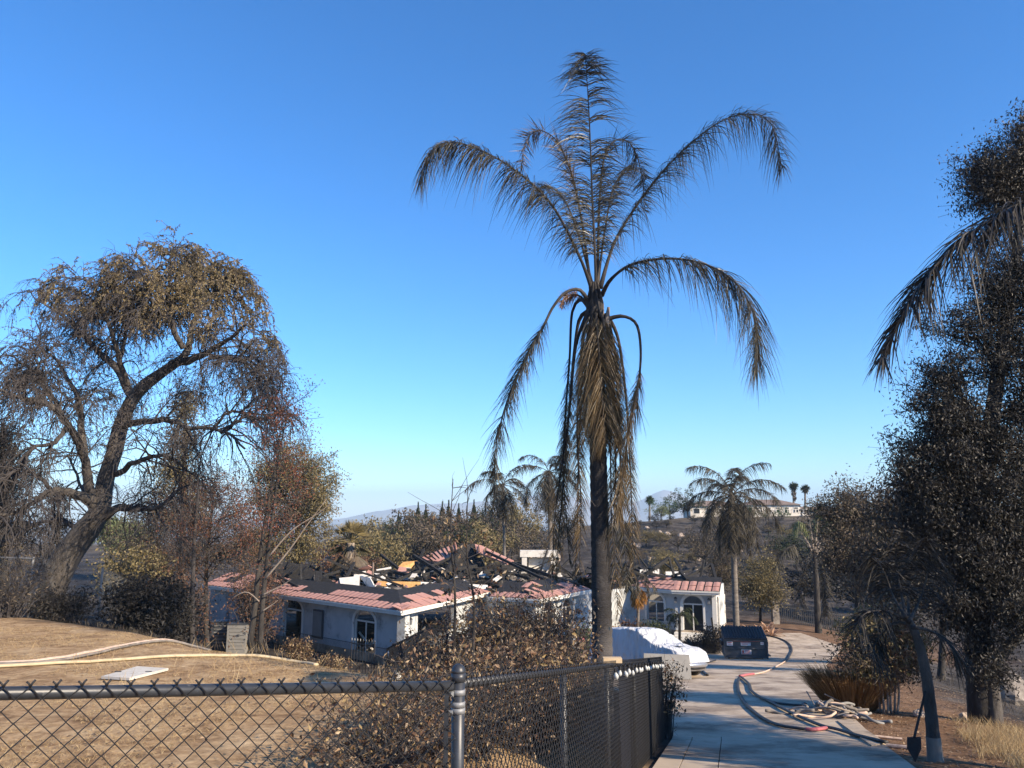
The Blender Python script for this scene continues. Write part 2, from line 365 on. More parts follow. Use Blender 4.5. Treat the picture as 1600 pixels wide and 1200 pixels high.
# ================================================================ the setting
def make_ground():
    a = np.concatenate([np.linspace(-52, 52, 520), np.linspace(52, 308, 90)[1:-1]])*math.pi/180
    r = np.concatenate([[0.0], np.geomspace(.6, 7300, 330)])
    A, Rr = np.meshgrid(a, r, indexing='ij'); X = Rr*np.sin(A); Y = Rr*np.cos(A); Z = height(X, Y)
    na, nr = A.shape
    i, j = np.meshgrid(np.arange(na), np.arange(nr-1), indexing='ij'); i2 = (i+1) % na
    F = np.stack([i*nr+j, i*nr+j+1, i2*nr+j+1, i2*nr+j], -1).reshape(-1, 4)
    mb = MB(); mb.add(np.stack([X, Y, Z], -1).reshape(-1, 3), F[:, ::-1] if False else F)
    x = X.ravel(); y = Y.ravel()
    ob = mb.build('ground', M['ground'], smooth=True, kind='structure')
    d, tl = masks(x, y)
    nz = fbm(x*.5, y*.5)*2.0; u = x/np.maximum(y, 1)
    lawn = sstep(1.0, -.4, d+nz)*(y < 60)
    dx = x-XR(y)
    dirt = sstep(-.2, .1, dx)*sstep(4.2, 1.8, dx+nz*1.4)*sstep(64, 52, y)
    dirt = np.maximum(dirt, .8*sstep(48, 52, y)*sstep(70, 60, y)*sstep(12, 15, x)*sstep(34, 26, x))
    dry = sstep(135, 175, y+18*nz)*.7
    me = ob.data; ca = me.color_attributes.new('zone', 'FLOAT_COLOR', 'POINT')
    n = len(me.vertices); arr = np.zeros((len(x), 4), np.float32); arr[:, 0] = lawn; arr[:, 1] = dirt; arr[:, 2] = dry; arr[:, 3] = 1
    ca.data.foreach_set('color', arr[:n].ravel())
    return ob
ground = make_ground()

def make_drive():
    root = bpy.data.objects.new('driveway', None); sc.collection.objects.link(root); root['kind'] = 'structure'
    WL['driveway'] = np.zeros(3)
    cuts = np.array([-14, -9.5, -5, -.5, 4, 8.6, 13.1, 17.6, 22.5, 28, 33.5, 39, 44.5, 50.2, 57])
    bands0 = [(0, .34), (.34, .80), (.80, None)]
    for a, b in zip(cuts[:-1], cuts[1:]):
        for o0, o1 in (bands0 if b < 14 else [(0, None)]):
            y = np.linspace(a+.006, b-.006, 14)
            x0 = XL(y)+o0+(.008 if o0 else .03); x1 = (XR(y)-.02 if o1 is None else XL(y)+o1-.004)
            m = 12 if o1 is None else 3
            t = np.linspace(0, 1, m)
            X = x0[:, None]*(1-t)+x1[:, None]*t; Y = np.repeat(y[:, None], m, 1)
            Z = np.repeat(zd(y)[:, None], m, 1)+.035+rng.normal(0, .002)
            P = np.stack([X, Y, Z], -1); ny = len(y)
            i, j = np.meshgrid(np.arange(ny-1), np.arange(m-1), indexing='ij')
            F = np.stack([i*m+j, i*m+j+1, (i+1)*m+j+1, (i+1)*m+j], -1).reshape(-1, 4)
            # skirt down into the soil
            ring = [(0, k) for k in range(m)]+[(k, m-1) for k in range(1, ny)]+[(ny-1, k) for k in range(m-2, -1, -1)]+[(k, 0) for k in range(ny-2, 0, -1)]
            top = np.array([p*m+q for p, q in ring]); V = P.reshape(-1, 3); low = V[top]-np.array([0, 0, .14]); n0 = len(V); k = len(top)
            S = np.array([[top[q], n0+q, n0+(q+1) % k, top[(q+1) % k]] for q in range(k)])
            mb = MB(); mb.add(np.concatenate([V, low]), [F, S]); mb.build('slab', M['concrete'], root)
    return root
drive = make_drive()

def make_mountains():
    sky_a = [(-700, 812), (-300, 806), (0, 812), (200, 818), (400, 812), (520, 812), (600, 797), (650, 789), (720, 786), (800, 781), (850, 769), (900, 776), (960, 790), (1000, 782), (1020, 771), (1042, 764), (1062, 771), (1085, 785), (1150, 795), (1300, 792), (1600, 798), (2300, 806)]
    px = np.linspace(-700, 2300, 260); py = np.interp(px, *zip(*sky_a))+4*fbm(px*.05, px*0+.3, 5)
    Yb = 6000.
    top = np.array([at(a, b, Yb) for a, b in zip(px, py)])
    rows = []
    for k, f in enumerate(np.linspace(0, 1, 14)):
        P = top.copy(); P[:, 1] = Yb-1700*(1-f); P[:, 0] *= P[:, 1]/Yb
        prof = f**1.5; zb = -90
        P[:, 2] = zb+(top[:, 2]-zb)*prof+(38*fbm(px*.03+k*.2, np.full_like(px, k*.6), 5))*prof*(1-f)*2
        rows.append(P)
    back = top.copy(); back[:, 1] += 700; back[:, 2] = -90; rows.append(back)
    P = np.stack(rows); m, n, _ = P.shape
    i, j = np.meshgrid(np.arange(m-1), np.arange(n-1), indexing='ij')
    F = np.stack([i*n+j, i*n+j+1, (i+1)*n+j+1, (i+1)*n+j], -1).reshape(-1, 4)
    mb = MB(); mb.add(P.reshape(-1, 3), F); mb.build('mountains', M['mount'], smooth=True, kind='structure')
make_mountains()

def make_haze():
    mb = MB(); mb.box((0, 0, 35), (16000, 16000, 330))
    m = bpy.data.materials.new('haze_air'); m.use_nodes = True; t = m.node_tree; t.nodes.clear()
    o = t.nodes.new('ShaderNodeOutputMaterial'); v = t.nodes.new('ShaderNodeVolumePrincipled')
    v.inputs['Color'].default_value = (.60, .80, 1, 1); v.inputs['Density'].default_value = HAZE
    t.links.new(v.outputs[0], o.inputs['Volume'])
    mb.build('haze', m, kind='stuff')
HAZE = 1.9e-4
# ================================================================ the burnt house
FLOOR = -8.0; EAVE = -5.45
A_, B_, C_ = np.array([-22.9, 59.0]), np.array([-6.0, 43.5]), np.array([-1.5, 53.6])
D_, E_, F_ = np.array([-1.45, 50.8]), np.array([1.7, 49.1]), np.array([5.4, 55.3])
G_, H_, I_, J_ = np.array([8.6, 57.6]), np.array([11.0, 54.8]), np.array([14.0, 53.7]), np.array([15.9, 58.0])
def inset(poly, d):
    P = [np.asarray(p, float) for p in poly]; out = []
    nrm = [np.array([-(b-a)[1], (b-a)[0]])/np.linalg.norm(b-a) for a, b in zip(P[:-1], P[1:])]
    for i, p in enumerate(P):
        if i == 0: out.append(p+nrm[0]*d)
        elif i == len(P)-1: out.append(p+nrm[-1]*d)
        else:
            n = nrm[i-1]+nrm[i]; n /= np.linalg.norm(n); out.append(p+n*d/np.dot(n, nrm[i]))
    return out
def wall_mb(L, H, th, ops):
    """wall in local coords: x along, y = 0 outside face, z up. ops: (x0, x1, sill, spring, rise)"""
    mb = MB(); xs = [0.0]; cols = []
    for (a, b, s, sp, rise) in sorted(ops):
        cols.append((xs[-1], a, None)); n = 10 if rise else 1
        for k in range(n):
            p, q = a+(b-a)*k/n, a+(b-a)*(k+1)/n
            f = lambda x: sp+rise*math.sqrt(max(0, 1-((x-(a+b)/2)/((b-a)/2))**2))
            cols.append((p, q, (s, f(p), f(q), k == 0, k == n-1)))
        xs.append(b)
    cols.append((xs[-1], L, None))
    def solid(p, q, z0a, z0b, z1a, z1b, lft=False, rgt=False):
        V = [[p,0,z0a],[q,0,z0b],[q,0,z1b],[p,0,z1a],[p,th,z0a],[q,th,z0b],[q,th,z1b],[p,th,z1a]]
        F = [[0,1,2,3],[7,6,5,4],[0,4,5,1],[3,2,6,7]]
        if lft: F.append([0,3,7,4])
        if rgt: F.append([1,5,6,2])
        mb.add(V, np.array(F))
    for p, q, o in cols:
        if q-p < 1e-4: continue
        if o is None: solid(p, q, 0, 0, H, H, True, True)
        else:
            s, fa, fb, l, r = o
            if s > 0: solid(p, q, 0, 0, s, s)
            if fa < H-.02 or fb < H-.02: solid(p, q, fa, fb, H, H)
    return mb
house = thing('burned_house', (-2.0, 54.0, -8.5), 'burned out white stucco house with remnants of red tile roof', 'house')
def put(mb, name, mat, p, ang, z, parent=house, **k):
    V = np.concatenate(mb.V)@rot_z(ang).T+np.array([p[0], p[1], z]); m2 = MB(); m2.V = [V]; m2.F = mb.F; m2.n = len(V)
    return m2.build(name, mat, parent, **k)
def arch_ring(w, spring, rise, wd, dp, sill=0, legs=True):
    """raised surround following an arched opening, centred on x = w/2"""
    mb = MB(); pts = []
    n = 14
    if legs: pts.append((0, sill))
    for k in range(n+1):
        a = math.pi*(1-k/n); pts.append((w/2+w/2*math.cos(a), spring+rise*math.sin(a)))
    if legs: pts.append((w, sill))
    c = np.array([w/2, spring*.8]); inn = np.array(pts)
    out = []
    for (x, z) in pts:
        if z <= spring+1e-6: out.append((x+(-wd if x < w/2 else wd), z))
        else:
            a = math.atan2((z-spring)/rise, (x-w/2)/(w/2)); out.append((w/2+(w/2+wd)*math.cos(a), spring+(rise+wd)*math.sin(a)))
    out = np.array(out); m = len(pts)
    V = [];  
    for P, y in ((inn, -dp), (out, -dp), (inn, .0), (out, .0)): V += [[q[0], y, q[1]] for q in P]
    F = []
    for k in range(m-1):
        F += [[k, k+1, m+k+1, m+k][::-1], [m+k, m+k+1, 3*m+k+1, 3*m+k][::-1], [k, 2*m+k, 2*m+k+1, k+1][::-1]]
    mb.add(V, np.array(F)); return mb
def arched_unit(p, ang, x0, w, sill, spring, rise, wparent, door=True, broken=False, mull=True):
    """surround, frame, bars and glass of one arched door or window, set in the wall"""
    q = np.array(p)+np.array([math.cos(ang), math.sin(ang)])*x0
    put(arch_ring(w, spring, rise, .17, .05, sill), 'arch_surround', M['trim'], q, ang, FLOOR, house)
    ins = q+np.array([-math.sin(ang), math.cos(ang)])*.12
    f = put(arch_ring(w-.10, spring, rise-.05, .05, .05, sill+.04), 'window_frame' if not door else 'door_frame', M['trim'], ins+np.array([math.cos(ang), math.sin(ang)])*.05, ang, FLOOR, house)
    mb = MB(); mb.box((w/2, .0, spring), (w, .05, .09)); put(mb, 'transom', M['trim'], ins, ang, FLOOR, f)
    mb = MB(); mb.box((w/2, .0, (spring+sill)/2), (.07, .05, spring-sill)); 
    if mull: put(mb, 'mullion', M['trim'], ins, ang, FLOOR, f)
    if not broken:
        mb = MB(); mb.box((w*.27, .02, (spring+sill)/2), (w*.44, .012, spring-sill-.05)); put(mb, 'pane', M['glassdark'], ins, ang, FLOOR, f)
        mb = MB(); mb.box((w*.74, .02, (spring+sill)/2), (w*.44, .012, spring-sill-.05)); put(mb, 'pane', M['glassdark'], ins, ang, FLOOR, f)
def alen(p, q): return math.atan2(q[1]-p[1], q[0]-p[0]), float(np.linalg.norm(np.asarray(q)-np.asarray(p)))
def s_on(p, q, px):
    """distance along p-q at which the wall crosses photo column px (at eye-level depth of the wall)"""
    best = None
    for s in np.linspace(0, 1, 400):
        X, Y = np.asarray(p)+(np.asarray(q)-np.asarray(p))*s
        u = X/(Y*CP-6.8*SP)*FPX+800
        if best is None or abs(u-px) < best[0]: best = (abs(u-px), s)
    return best[1]*np.linalg.norm(np.asarray(q)-np.asarray(p))
WH = EAVE-FLOOR-.02
chain1 = inset([A_, B_, C_], .6); chain2 = inset([D_, E_, F_], .6); chain3 = inset([G_, H_, I_, J_], .45)
def build_wall(p, q, ops, H=WH, mat='stucco', th=.22):
    a, L = alen(p, q); wm = wall_mb(L-.003, H, th, [(o['x'], o['x']+o['w'], o.get('sill', 0), o['sp'], o.get('rise', 0)) for o in ops])
    low = MB(); wo = put(wm, 'wall', M[mat], p, a, FLOOR)
    low.box((L/2, .10, -.26), (L-.01, .16, .53)); put(low, 'footing', M['concrete'], p, a, FLOOR)
    for o in ops:
        if o.get('rise'): arched_unit(p, a, o['x'], o['w'], o.get('sill', 0)+.01, o['sp'], o['rise'], wo, o.get('door', True), o.get('broken', False), o.get('mull', True))
    return wo
# left wing: long shaded wall with two arched doorways
p, q = chain1[0], chain1[1]
x1 = s_on(p, q, 443); x1b = s_on(p, q, 472); x2 = s_on(p, q, 553); x2b = s_on(p, q, 586)
build_wall(p, q, [dict(x=x1, w=x1b-x1, sp=1.75, rise=.62, broken=True, mull=False), dict(x=x2, w=x2b-x2, sp=1.70, rise=.62, broken=True)])
aL, LL = alen(p, q)
mb = MB(); sx = s_on(p, q, 492); mb.box((sx+.45, -.05, 1.15), (1.05, .12, 1.7)); box_panel = put(mb, 'electrical_cabinet', M['bin'], p, aL, FLOOR); tag(box_panel, 'grey electrical cabinet on the shaded wall')
mb = MB(); mb.box((sx+.45, -.13, 1.15), (.9, .04, 1.5)); put(mb, 'cabinet_door', M['panel'], p, aL, FLOOR, box_panel)
# corner pilaster and the sunlit porch side
p, q = chain1[1], chain1[2]; aS, LS = alen(p, q)
build_wall(p, q, [dict(x=1.9, w=4.4, sill=.75, sp=2.2)])
def sconce(p, ang, x, z):
    mb = MB(); mb.box((x, -.03, z), (.14, .05, .22)); s = put(mb, 'wall_lantern', M['blacksteel'], p, ang, FLOOR)
    mb = MB(); mb.box((x, -.15, z-.02), (.16, .16, .30), taper=1.3); put(mb, 'lantern_body', M['galv'], p, ang, FLOOR, s)
    mb = MB(); mb.box((x, -.15, z+.18), (.24, .24, .10), taper=.2); put(mb, 'lantern_cap', M['blacksteel'], p, ang, FLOOR, s)
sconce(p, aS, .8, 1.9)
# bay in the middle
p, q = chain2[0], chain2[1]; build_wall(p, q, [dict(x=.7, w=1.6, sill=0, sp=1.6, rise=.6)])
p, q = chain2[1], chain2[2]; build_wall(p, q, [dict(x=.9, w=1.6, sill=.3, sp=1.7, rise=.6), dict(x=3.6, w=1.5, sill=.3, sp=1.7, rise=.55)])
build_wall(chain1[2], chain2[0], [], th=.2); build_wall(chain2[2], chain3[0], [], th=.2)
# right wing
p, q = chain3[0], chain3[1]; x = s_on(p, q, 1011); x2 = s_on(p, q, 1038)
build_wall(p, q, [dict(x=x, w=x2-x, sill=.45, sp=1.75, rise=.55, door=False, broken=True)])
p, q = chain3[1], chain3[2]; x = s_on(p, q, 1067); x2 = s_on(p, q, 1099); aR, LR = alen(p, q)
build_wall(p, q, [dict(x=x, w=x2-x, sill=0, sp=1.75, rise=.60)])
sconce(p, aR, x-.45, 2.0); sconce(p, aR, x2+.42, 2.0)
mid = (x+x2)/2
for k in range(3):
    mb = MB(); mb.box((mid, -.25-.32*(k), -.10-.17*k-.17/2), (2.5+.2*k, .5+.02*k, .165)); put(mb, 'step', M['trim'], p, aR, FLOOR+.0)
p, q = chain3[2], chain3[3]; 
build_wall(p, q, [dict(x=.55, w=1.0, sill=0, sp=1.75, rise=.5)], H=WH+.35)
mb = MB(); mb.box((.0, -.05, WH/2), (.28, .28, WH)); put(mb, 'pilaster', M['trim'], chain3[2], aR, FLOOR)
mb = MB(); mb.box((.0, -.04, WH/2), (.5, .5, WH)); put(mb, 'pilaster', M['stucco'], chain1[1]+np.array([.12, .2]), aS, FLOOR)
# rear walls and a floor under the rubble
for a, b in ((np.array([-17.5, 66.0]), A_+np.array([.6, .5])), (np.array([3.0, 69.5]), np.array([-17.5, 66.0])), (np.array([14.0, 65.0]), np.array([3.0, 69.5])), (J_+np.array([-.5, 0]), np.array([14.0, 65.0]))):
    an, Ln = alen(a, b); mb = MB(); mb.box((Ln/2, 0, 1.05), (Ln, .2, 2.1)); put(mb, 'wall', M['plaster'], a, an, FLOOR)
# eave: fascia, soffit, charred deck and surviving tiles
tile_me = {}
def tile_mesh(w, l):
    k = 7; xs = np.linspace(-w/2, w/2, k); prof = .012*np.cos(np.linspace(-math.pi, math.pi, k)*1.0)
    V = []; 
    for y in (0, l):
        for x, h in zip(xs, prof): V.append([x, y, h+.035])
    for y in (0, l):
        for x, h in zip(xs, prof): V.append([x, y, h])
    F = []
    for i in range(k-1):
        F += [[i, i+1, k+i+1, k+i], [2*k+i, 3*k+i, 3*k+i+1, 2*k+i+1], [i, 2*k+i, 2*k+i+1, i+1]]
    mb = MB(); mb.add(V, np.array(F)); me = mb.mesh('roof_tile', smooth=False); me.materials.append(M['tile']); return me
TW, TL = .46, .70; tm = tile_mesh(TW-.014, TL+.06)
PIT = R(19)
def eave(chain, depth, skip):
    ins = inset(chain, depth); rise = depth*math.tan(PIT)
    n = len(chain)
    mb = MB()
    for k in range(n-1):
        a, b, c, d = chain[k], chain[k+1], ins[k+1], ins[k]
        P = np.array([[*a, EAVE+.16], [*b, EAVE+.16], [*c, EAVE+.16+rise], [*d, EAVE+.16+rise]])
        mb.add(np.concatenate([P, P-[0, 0, .07]]), np.array([[0,1,2,3],[7,6,5,4],[0,4,5,1],[2,6,7,3],[1,5,6,2],[0,3,7,4]]))
    deck = mb.build('roof_deck', M['char'], house)
    for k in range(n-1):
        a, b = chain[k], chain[k+1]; an, Ln = alen(a, b)
        mb = MB(); mb.box((Ln/2, .0, .02), (Ln+.02, .07, .24)); mb.box((Ln/2, -.055, .085), (Ln+.06, .07, .09)); put(mb, 'fascia', M['trim'], a, an, EAVE)
        mb = MB(); mb.box((Ln/2, .33, -.065), (Ln-.3, .55, .03)); put(mb, 'soffit', M['trim'], a, an, EAVE)
        nx = int(Ln/TW); rows = int(depth/TL+.01)
        ii = inset(chain, depth)
        # mitre limits
        dirv = (b-a)/Ln; nv = np.array([-dirv[1], dirv[0]])
        s0 = np.dot(ii[k]-a, dirv)/depth; s1 = (np.dot(ii[k+1]-b, dirv))/depth
        for rw in range(rows):
            off = rw*TL
            lo = s0*off; hi = Ln+s1*off
            for i in range(nx+1):
                s = (i+.5)*Ln/nx if i < nx else None
                if s is None or s < lo+.05 or s > hi-.05: continue
                if skip(k, s/Ln, rw): continue
                P = a+dirv*s+nv*(off*1.0-.04)
                z = EAVE+.175+(off-.04)*math.tan(PIT)+.012*rw+rng.normal(0, .006)
                piece('roof_tile', tm, deck, (P[0], P[1], z), rot=(PIT-.045+rng.normal(0, .012), rng.normal(0, .01), an+rng.normal(0, .015)))
bite = lambda x, s: fbm(np.array([x]), np.array([s]), 3)[0]
eave([A_, B_, C_], 2.2, lambda k, s, r: (r == 2 and bite(s*9+k*3, 1.) > -.14) or (r == 1 and bite(s*11+k*5, 4.) > .07) or (k == 1 and s > .62 and r > 0))
eave([D_, E_, F_], 2.2, lambda k, s, r: (r == 2 and bite(s*7+k*3, 9.) > -.14) or (r == 1 and bite(s*8+k*5, 14.) > .05))
eave([G_, H_, I_], 2.2, lambda k, s, r: (r == 2 and bite(s*7+k*3, 19.) > -.12) or (r == 1 and bite(s*8+k*5, 24.) > .2))
# rubble inside: one uneven charred heap
def inside(x, y):
    poly = [*inset([A_, B_, C_], 2.6), *inset([D_, E_, F_], 2.4), *inset([G_, H_, I_, J_], 2.0), np.array([13.6, 64.5]), np.array([3.0, 69.0]), np.array([-17.2, 65.6])]
    P = np.array(poly); c = np.zeros(x.shape, bool); j = len(P)-1
    for i in range(len(P)):
        yi, yj = P[i, 1], P[j, 1]
        c ^= ((yi > y) != (yj > y)) & (x < (P[j, 0]-P[i, 0])*(y-yi)/(yj-yi+1e-9)+P[i, 0]); j = i
    return c
def heap(x, y): 
    return -5.45+1.0*fbm(x*.35, y*.35, 5)*2.0+.35*fbm(x*2.2, y*2.2, 3)*2+.6*np.exp(-(((x+2)/7)**2+((y-59)/5)**2))
def make_heap():
    xs = np.linspace(-22, 16, 180); ys = np.linspace(43, 70, 130)
    X, Y = np.meshgrid(xs, ys, indexing='ij'); ins = inside(X, Y)
    Z = heap(X, Y); n = len(ys)
    ii = np.cumsum(np.ones_like(X, int).ravel()).reshape(X.shape)-1
    ok = ins[:-1, :-1] & ins[1:, :-1] & ins[1:, 1:] & ins[:-1, 1:]
    i, j = np.nonzero(ok); F = np.stack([ii[i, j], ii[i+1, j], ii[i+1, j+1], ii[i, j+1]], -1)
    used = np.unique(F); mp = -np.ones(X.size, int); mp[used] = np.arange(len(used))
    V = np.stack([X, Y, Z], -1).reshape(-1, 3)[used]
    mb = MB(); mb.add(V, mp[F]); mb.build('rubble', M['ash'], house, kind='stuff')
    k = 0; mb = MB()
    while k < 900:
        x, y = rng.uniform(-21, 15), rng.uniform(44, 69)
        if not inside(np.array([x]), np.array([y]))[0]: continue
        k += 1; z = heap(np.array([x]), np.array([y]))[0]; a = rng.uniform(0, 7); s = rng.uniform(.08, .4)
        rt = np.array(Matrix.Rotation(rng.uniform(-.6, .6), 3, 'X')@Matrix.Rotation(a, 3, 'Z')@Matrix.Rotation(rng.uniform(-.6, .6), 3, 'Y'))
        mb.box((x, y, z+.05), (s*rng.uniform(.8, 2.4), s, rng.uniform(.03, .12)), rt)
        if k == 620: mb.build('rubble_boards', M['char'], house, kind='stuff'); mb = MB()
        if k == 780: mb.build('rubble_plaster', M['plaster'], house, kind='stuff'); mb = MB()
        if k == 899: mb.build('rubble_tiles', M['tile'], house, kind='stuff')
make_heap()
# charred beams: each one a part
def beam_px(a, b, Ya, Yb, wd, mat='char'):
    MB().beam(at(*a, Ya), at(*b, Yb), wd).build('charred_beam', M[mat], house)
for k in range(190):
    while True:
        x, y = rng.uniform(-20, 14), rng.uniform(46, 68)
        if inside(np.array([x]), np.array([y]))[0]: break
    z = heap(np.array([x]), np.array([y]))[0]; a = rng.uniform(0, 3.14); L = rng.uniform(1.2, 4.2); t = rng.normal(.08, .28)
    dv = np.array([math.cos(a)*math.cos(t), math.sin(a)*math.cos(t), math.sin(t)])*L/2
    MB().beam(np.array([x, y, z+.15+abs(dv[2])])-dv, np.array([x, y, z+.15+abs(dv[2])])+dv, rng.uniform(.08, .2)).build('charred_beam', M['char'], house)
for a, b, Ya, Yb in (((600, 915), (712, 868), 55, 59), ((646, 868), (700, 902), 58, 55), ((690, 905), (722, 850), 56, 60), ((760, 862), (850, 905), 60, 54), ((720, 905), (705, 855), 57, 60), ((660, 898), (745, 884), 56, 58), ((800, 880), (905, 915), 58, 55),
    ((1000, 903), (1045, 872), 57, 58), ((1045, 871), (1054, 902), 58, 57), ((1050, 900), (1098, 884), 57, 59), ((1070, 903), (1112, 882), 57, 58), ((1100, 875), (1094, 904), 58, 57), ((1112, 882), (1122, 915), 58, 55), ((1062, 893), (1074, 906), 57, 56), ((1010, 895), (1040, 902), 57, 57),
    ((560, 905), (640, 890), 56, 58), ((548, 900), (600, 892), 57, 58), ((610, 893), (660, 905), 57, 56), ((425, 885), (445, 915), 55, 54), ((470, 882), (471, 920), 55, 54), ((495, 894), (497, 924), 55, 53), ((430, 898), (480, 925), 54, 52)):
    beam_px(a, b, Ya, Yb, rng.uniform(.14, .24))
def sheet_px(name, mat, pts, th=.06, parent=house, label=None):
    P = np.array([at(*p) for p in pts]); n = np.cross(P[1]-P[0], P[-1]-P[0]); n /= np.linalg.norm(n)
    o = MB().prism(P, n*th).build(name, M[mat], parent); 
    if label: o['label'] = label
    return o
# black collapsed roof over the left wing
MBc = MB(); hp = [(398, 908, 55), (424, 884, 56), (443, 877, 57), (476, 883, 57), (502, 898, 56), (530, 914, 54)]
top = np.array([at(*h) for h in hp]); front = top.copy(); front[:, 1] -= 2.2; front[:, 2] = np.minimum(front[:, 2]-1.1, EAVE+.3)
back = top.copy(); back[:, 1] += 4; back[:, 2] -= 1.6; P = np.concatenate([front, top, back]); m = len(hp)
MBc.add(P, np.array([[r*m+i, r*m+i+1, (r+1)*m+i+1, (r+1)*m+i] for r in range(2) for i in range(m-1)])); tag(MBc.build('collapsed_roof', M['char'], house), 'black hump of collapsed roof over the left wing')
for pts in ([(519, 915, 53.5), (531, 905, 54), (537, 926, 52.5), (526, 928, 52.5)],): sheet_px('roof_fragment', 'tile', pts)
for pts in ([(530, 903, 54), (562, 900, 54), (560, 930, 52), (535, 928, 52)], [(562, 900, 54), (578, 903, 53.2), (592, 930, 52), (580, 928, 52.6)], [(657, 909, 53.5), (676, 910, 53.5), (672, 937, 52.2), (657, 937, 52.2)], [(690, 911, 53.5), (762, 914, 54), (762, 936, 53), (688, 937, 52.2)], [(555, 892, 57), (605, 898, 57), (600, 906, 56), (552, 903, 56)], [(627, 898, 57), (655, 899, 57), (655, 905, 56.6), (627, 905, 56.6)],
    [(1000, 890, 60), (1030, 889, 60), (1030, 900, 59.6), (1000, 901, 59.6)], [(1040, 893, 60), (1070, 893, 60), (1070, 903, 59), (1040, 903, 59)], [(780, 926, 54.5), (826, 925, 55), (824, 934, 54), (782, 936, 53.5)]):
    sheet_px('wall_fragment', 'plaster', pts, .1)
sheet_px('strand_board', 'osb', [(590, 908, 53.4), (657, 909, 53.0), (657, 937, 52.0), (588, 936, 52.4)], .05, label='orange strand board panel standing above the eave')
sheet_px('roof_fragment', 'osb', [(652, 876, 66), (640, 890, 65.5), (615, 892, 65), (630, 878, 66)], .05)
# surviving hip of the centre roof
gab = thing_gable = MB().prism([at(654, 873, 60), at(704, 852, 61.5), at(712, 846, 62), at(716, 862, 60.6), at(690, 878, 59.2)], (0, .05, -.12)).build('roof_hip', M['tile'], house); tag(gab, 'pink tiled hip left standing in the middle')
for k in range(9):
    f = (k+.5)/9; a = np.array(at(654+58*f, 873-27*f, 60+2*f)); b = np.array(at(668+48*f, 880-16*f, 59.3+1.2*f))
    MB().beam(a+[0, -.05, .05], b+[0, -.05, .05], .07).build('batten', M['char'], gab)
gb2 = MB().prism([at(742, 850, 62), at(752, 852, 62), at(803, 876, 60), at(792, 880, 59.5), at(745, 862, 61)], (0, .05, -.12)).build('roof_hip', M['tile'], house)
for k in range(5):
    f = (k+.5)/5; a = at(742+58*f, 851+23*f, 61.9-2*f); b = at(744+48*f, 861+18*f, 61-1.5*f)
    MB().beam(a+[0, -.05, .05], b+[0, -.05, .05], .07).build('batten', M['char'], gb2)
MB().prism([at(700, 895, 61), at(716, 852, 62), at(742, 850, 62.4), at(762, 895, 61)], (0, .6, 0)).build('gable_wall', M['char'], house)
# white fireplace block and rusty vent pipe
fb = at(842, 900, 63); mb = MB(); wv = 2.1
mb.box(fb+[0, 0, .25], (2.7, .9, .5)); mb.box(fb+[-1.15, 0, 1.0], (.4, .9, 1.0)); mb.box(fb+[1.15, 0, 1.0], (.4, .9, 1.0)); mb.box(fb+[0, 0, 1.75], (3.0, 1.0, .5)); mb.box(fb+[0, .0, -1.6], (2.9, .9, 3.2))
mb.box(fb+[.2, .3, .95], (2.0, .1, .9)); tag(mb.build('fireplace', M['plaster'], house), 'pale fireplace block standing in the rubble')
vp = at(582, 902, 55); MB().tubes([vp+[0, 0, -1], vp+[.02, 0, 1.0]], .07, 8).build('vent_pipe', M['roofbrown'], house)
for k in range(4):
    x, y = (rng.uniform(-14, -8), rng.uniform(50, 54)); 
# fallen timber seen through the left doorways
for k in range(14):
    s = rng.uniform(0, 1); px = (458 if k % 2 else 570)+rng.uniform(-14, 14); Y = 53+rng.uniform(0, 1.5) if k % 2 else 48.5+rng.uniform(0, 1.5)
    a = at(px, 1005 if k % 2 else 1015, Y); MB().beam(a, a+np.array([rng.normal(0, .8), rng.normal(0, .4), rng.uniform(.4, 1.7)]), rng.uniform(.06, .13)).build('charred_beam', M['plaster' if k % 4 == 0 else 'char'], house)

for k in range(26):
    f = rng.random(); i = min(int(f*5), 4); t = f*5-i; b = top[i]*(1-t)+top[i+1]*t; g_ = rng.random(); p = b*(1-g_)+(b+[0, -2.2, -1.0])*g_
    a = rng.uniform(-.5, .5); L = rng.uniform(.6, 1.8); dv = np.array([math.sin(a)*.6, -math.cos(a), -.35+rng.normal(0, .15)])*L/2
    MB().beam(p-dv+[0, 0, .08], p+dv+[0, 0, .08], rng.uniform(.1, .3), .05).build('charred_board', M['ash' if k % 6 == 0 else 'char'], house)
for k in range(18):
    px = rng.uniform(540, 780); Y = rng.uniform(55, 60); p = at(px, rng.uniform(886, 905), Y); a = rng.uniform(0, 6.28)
    MB().box(p, (rng.uniform(.3, 1.2), rng.uniform(.2, .5), .05), np.array(Matrix.Rotation(rng.uniform(-.7, .7), 3, 'X')@Matrix.Rotation(a, 3, 'Z'))).build('wall_fragment', M['plaster' if k % 3 else 'tile'], house)
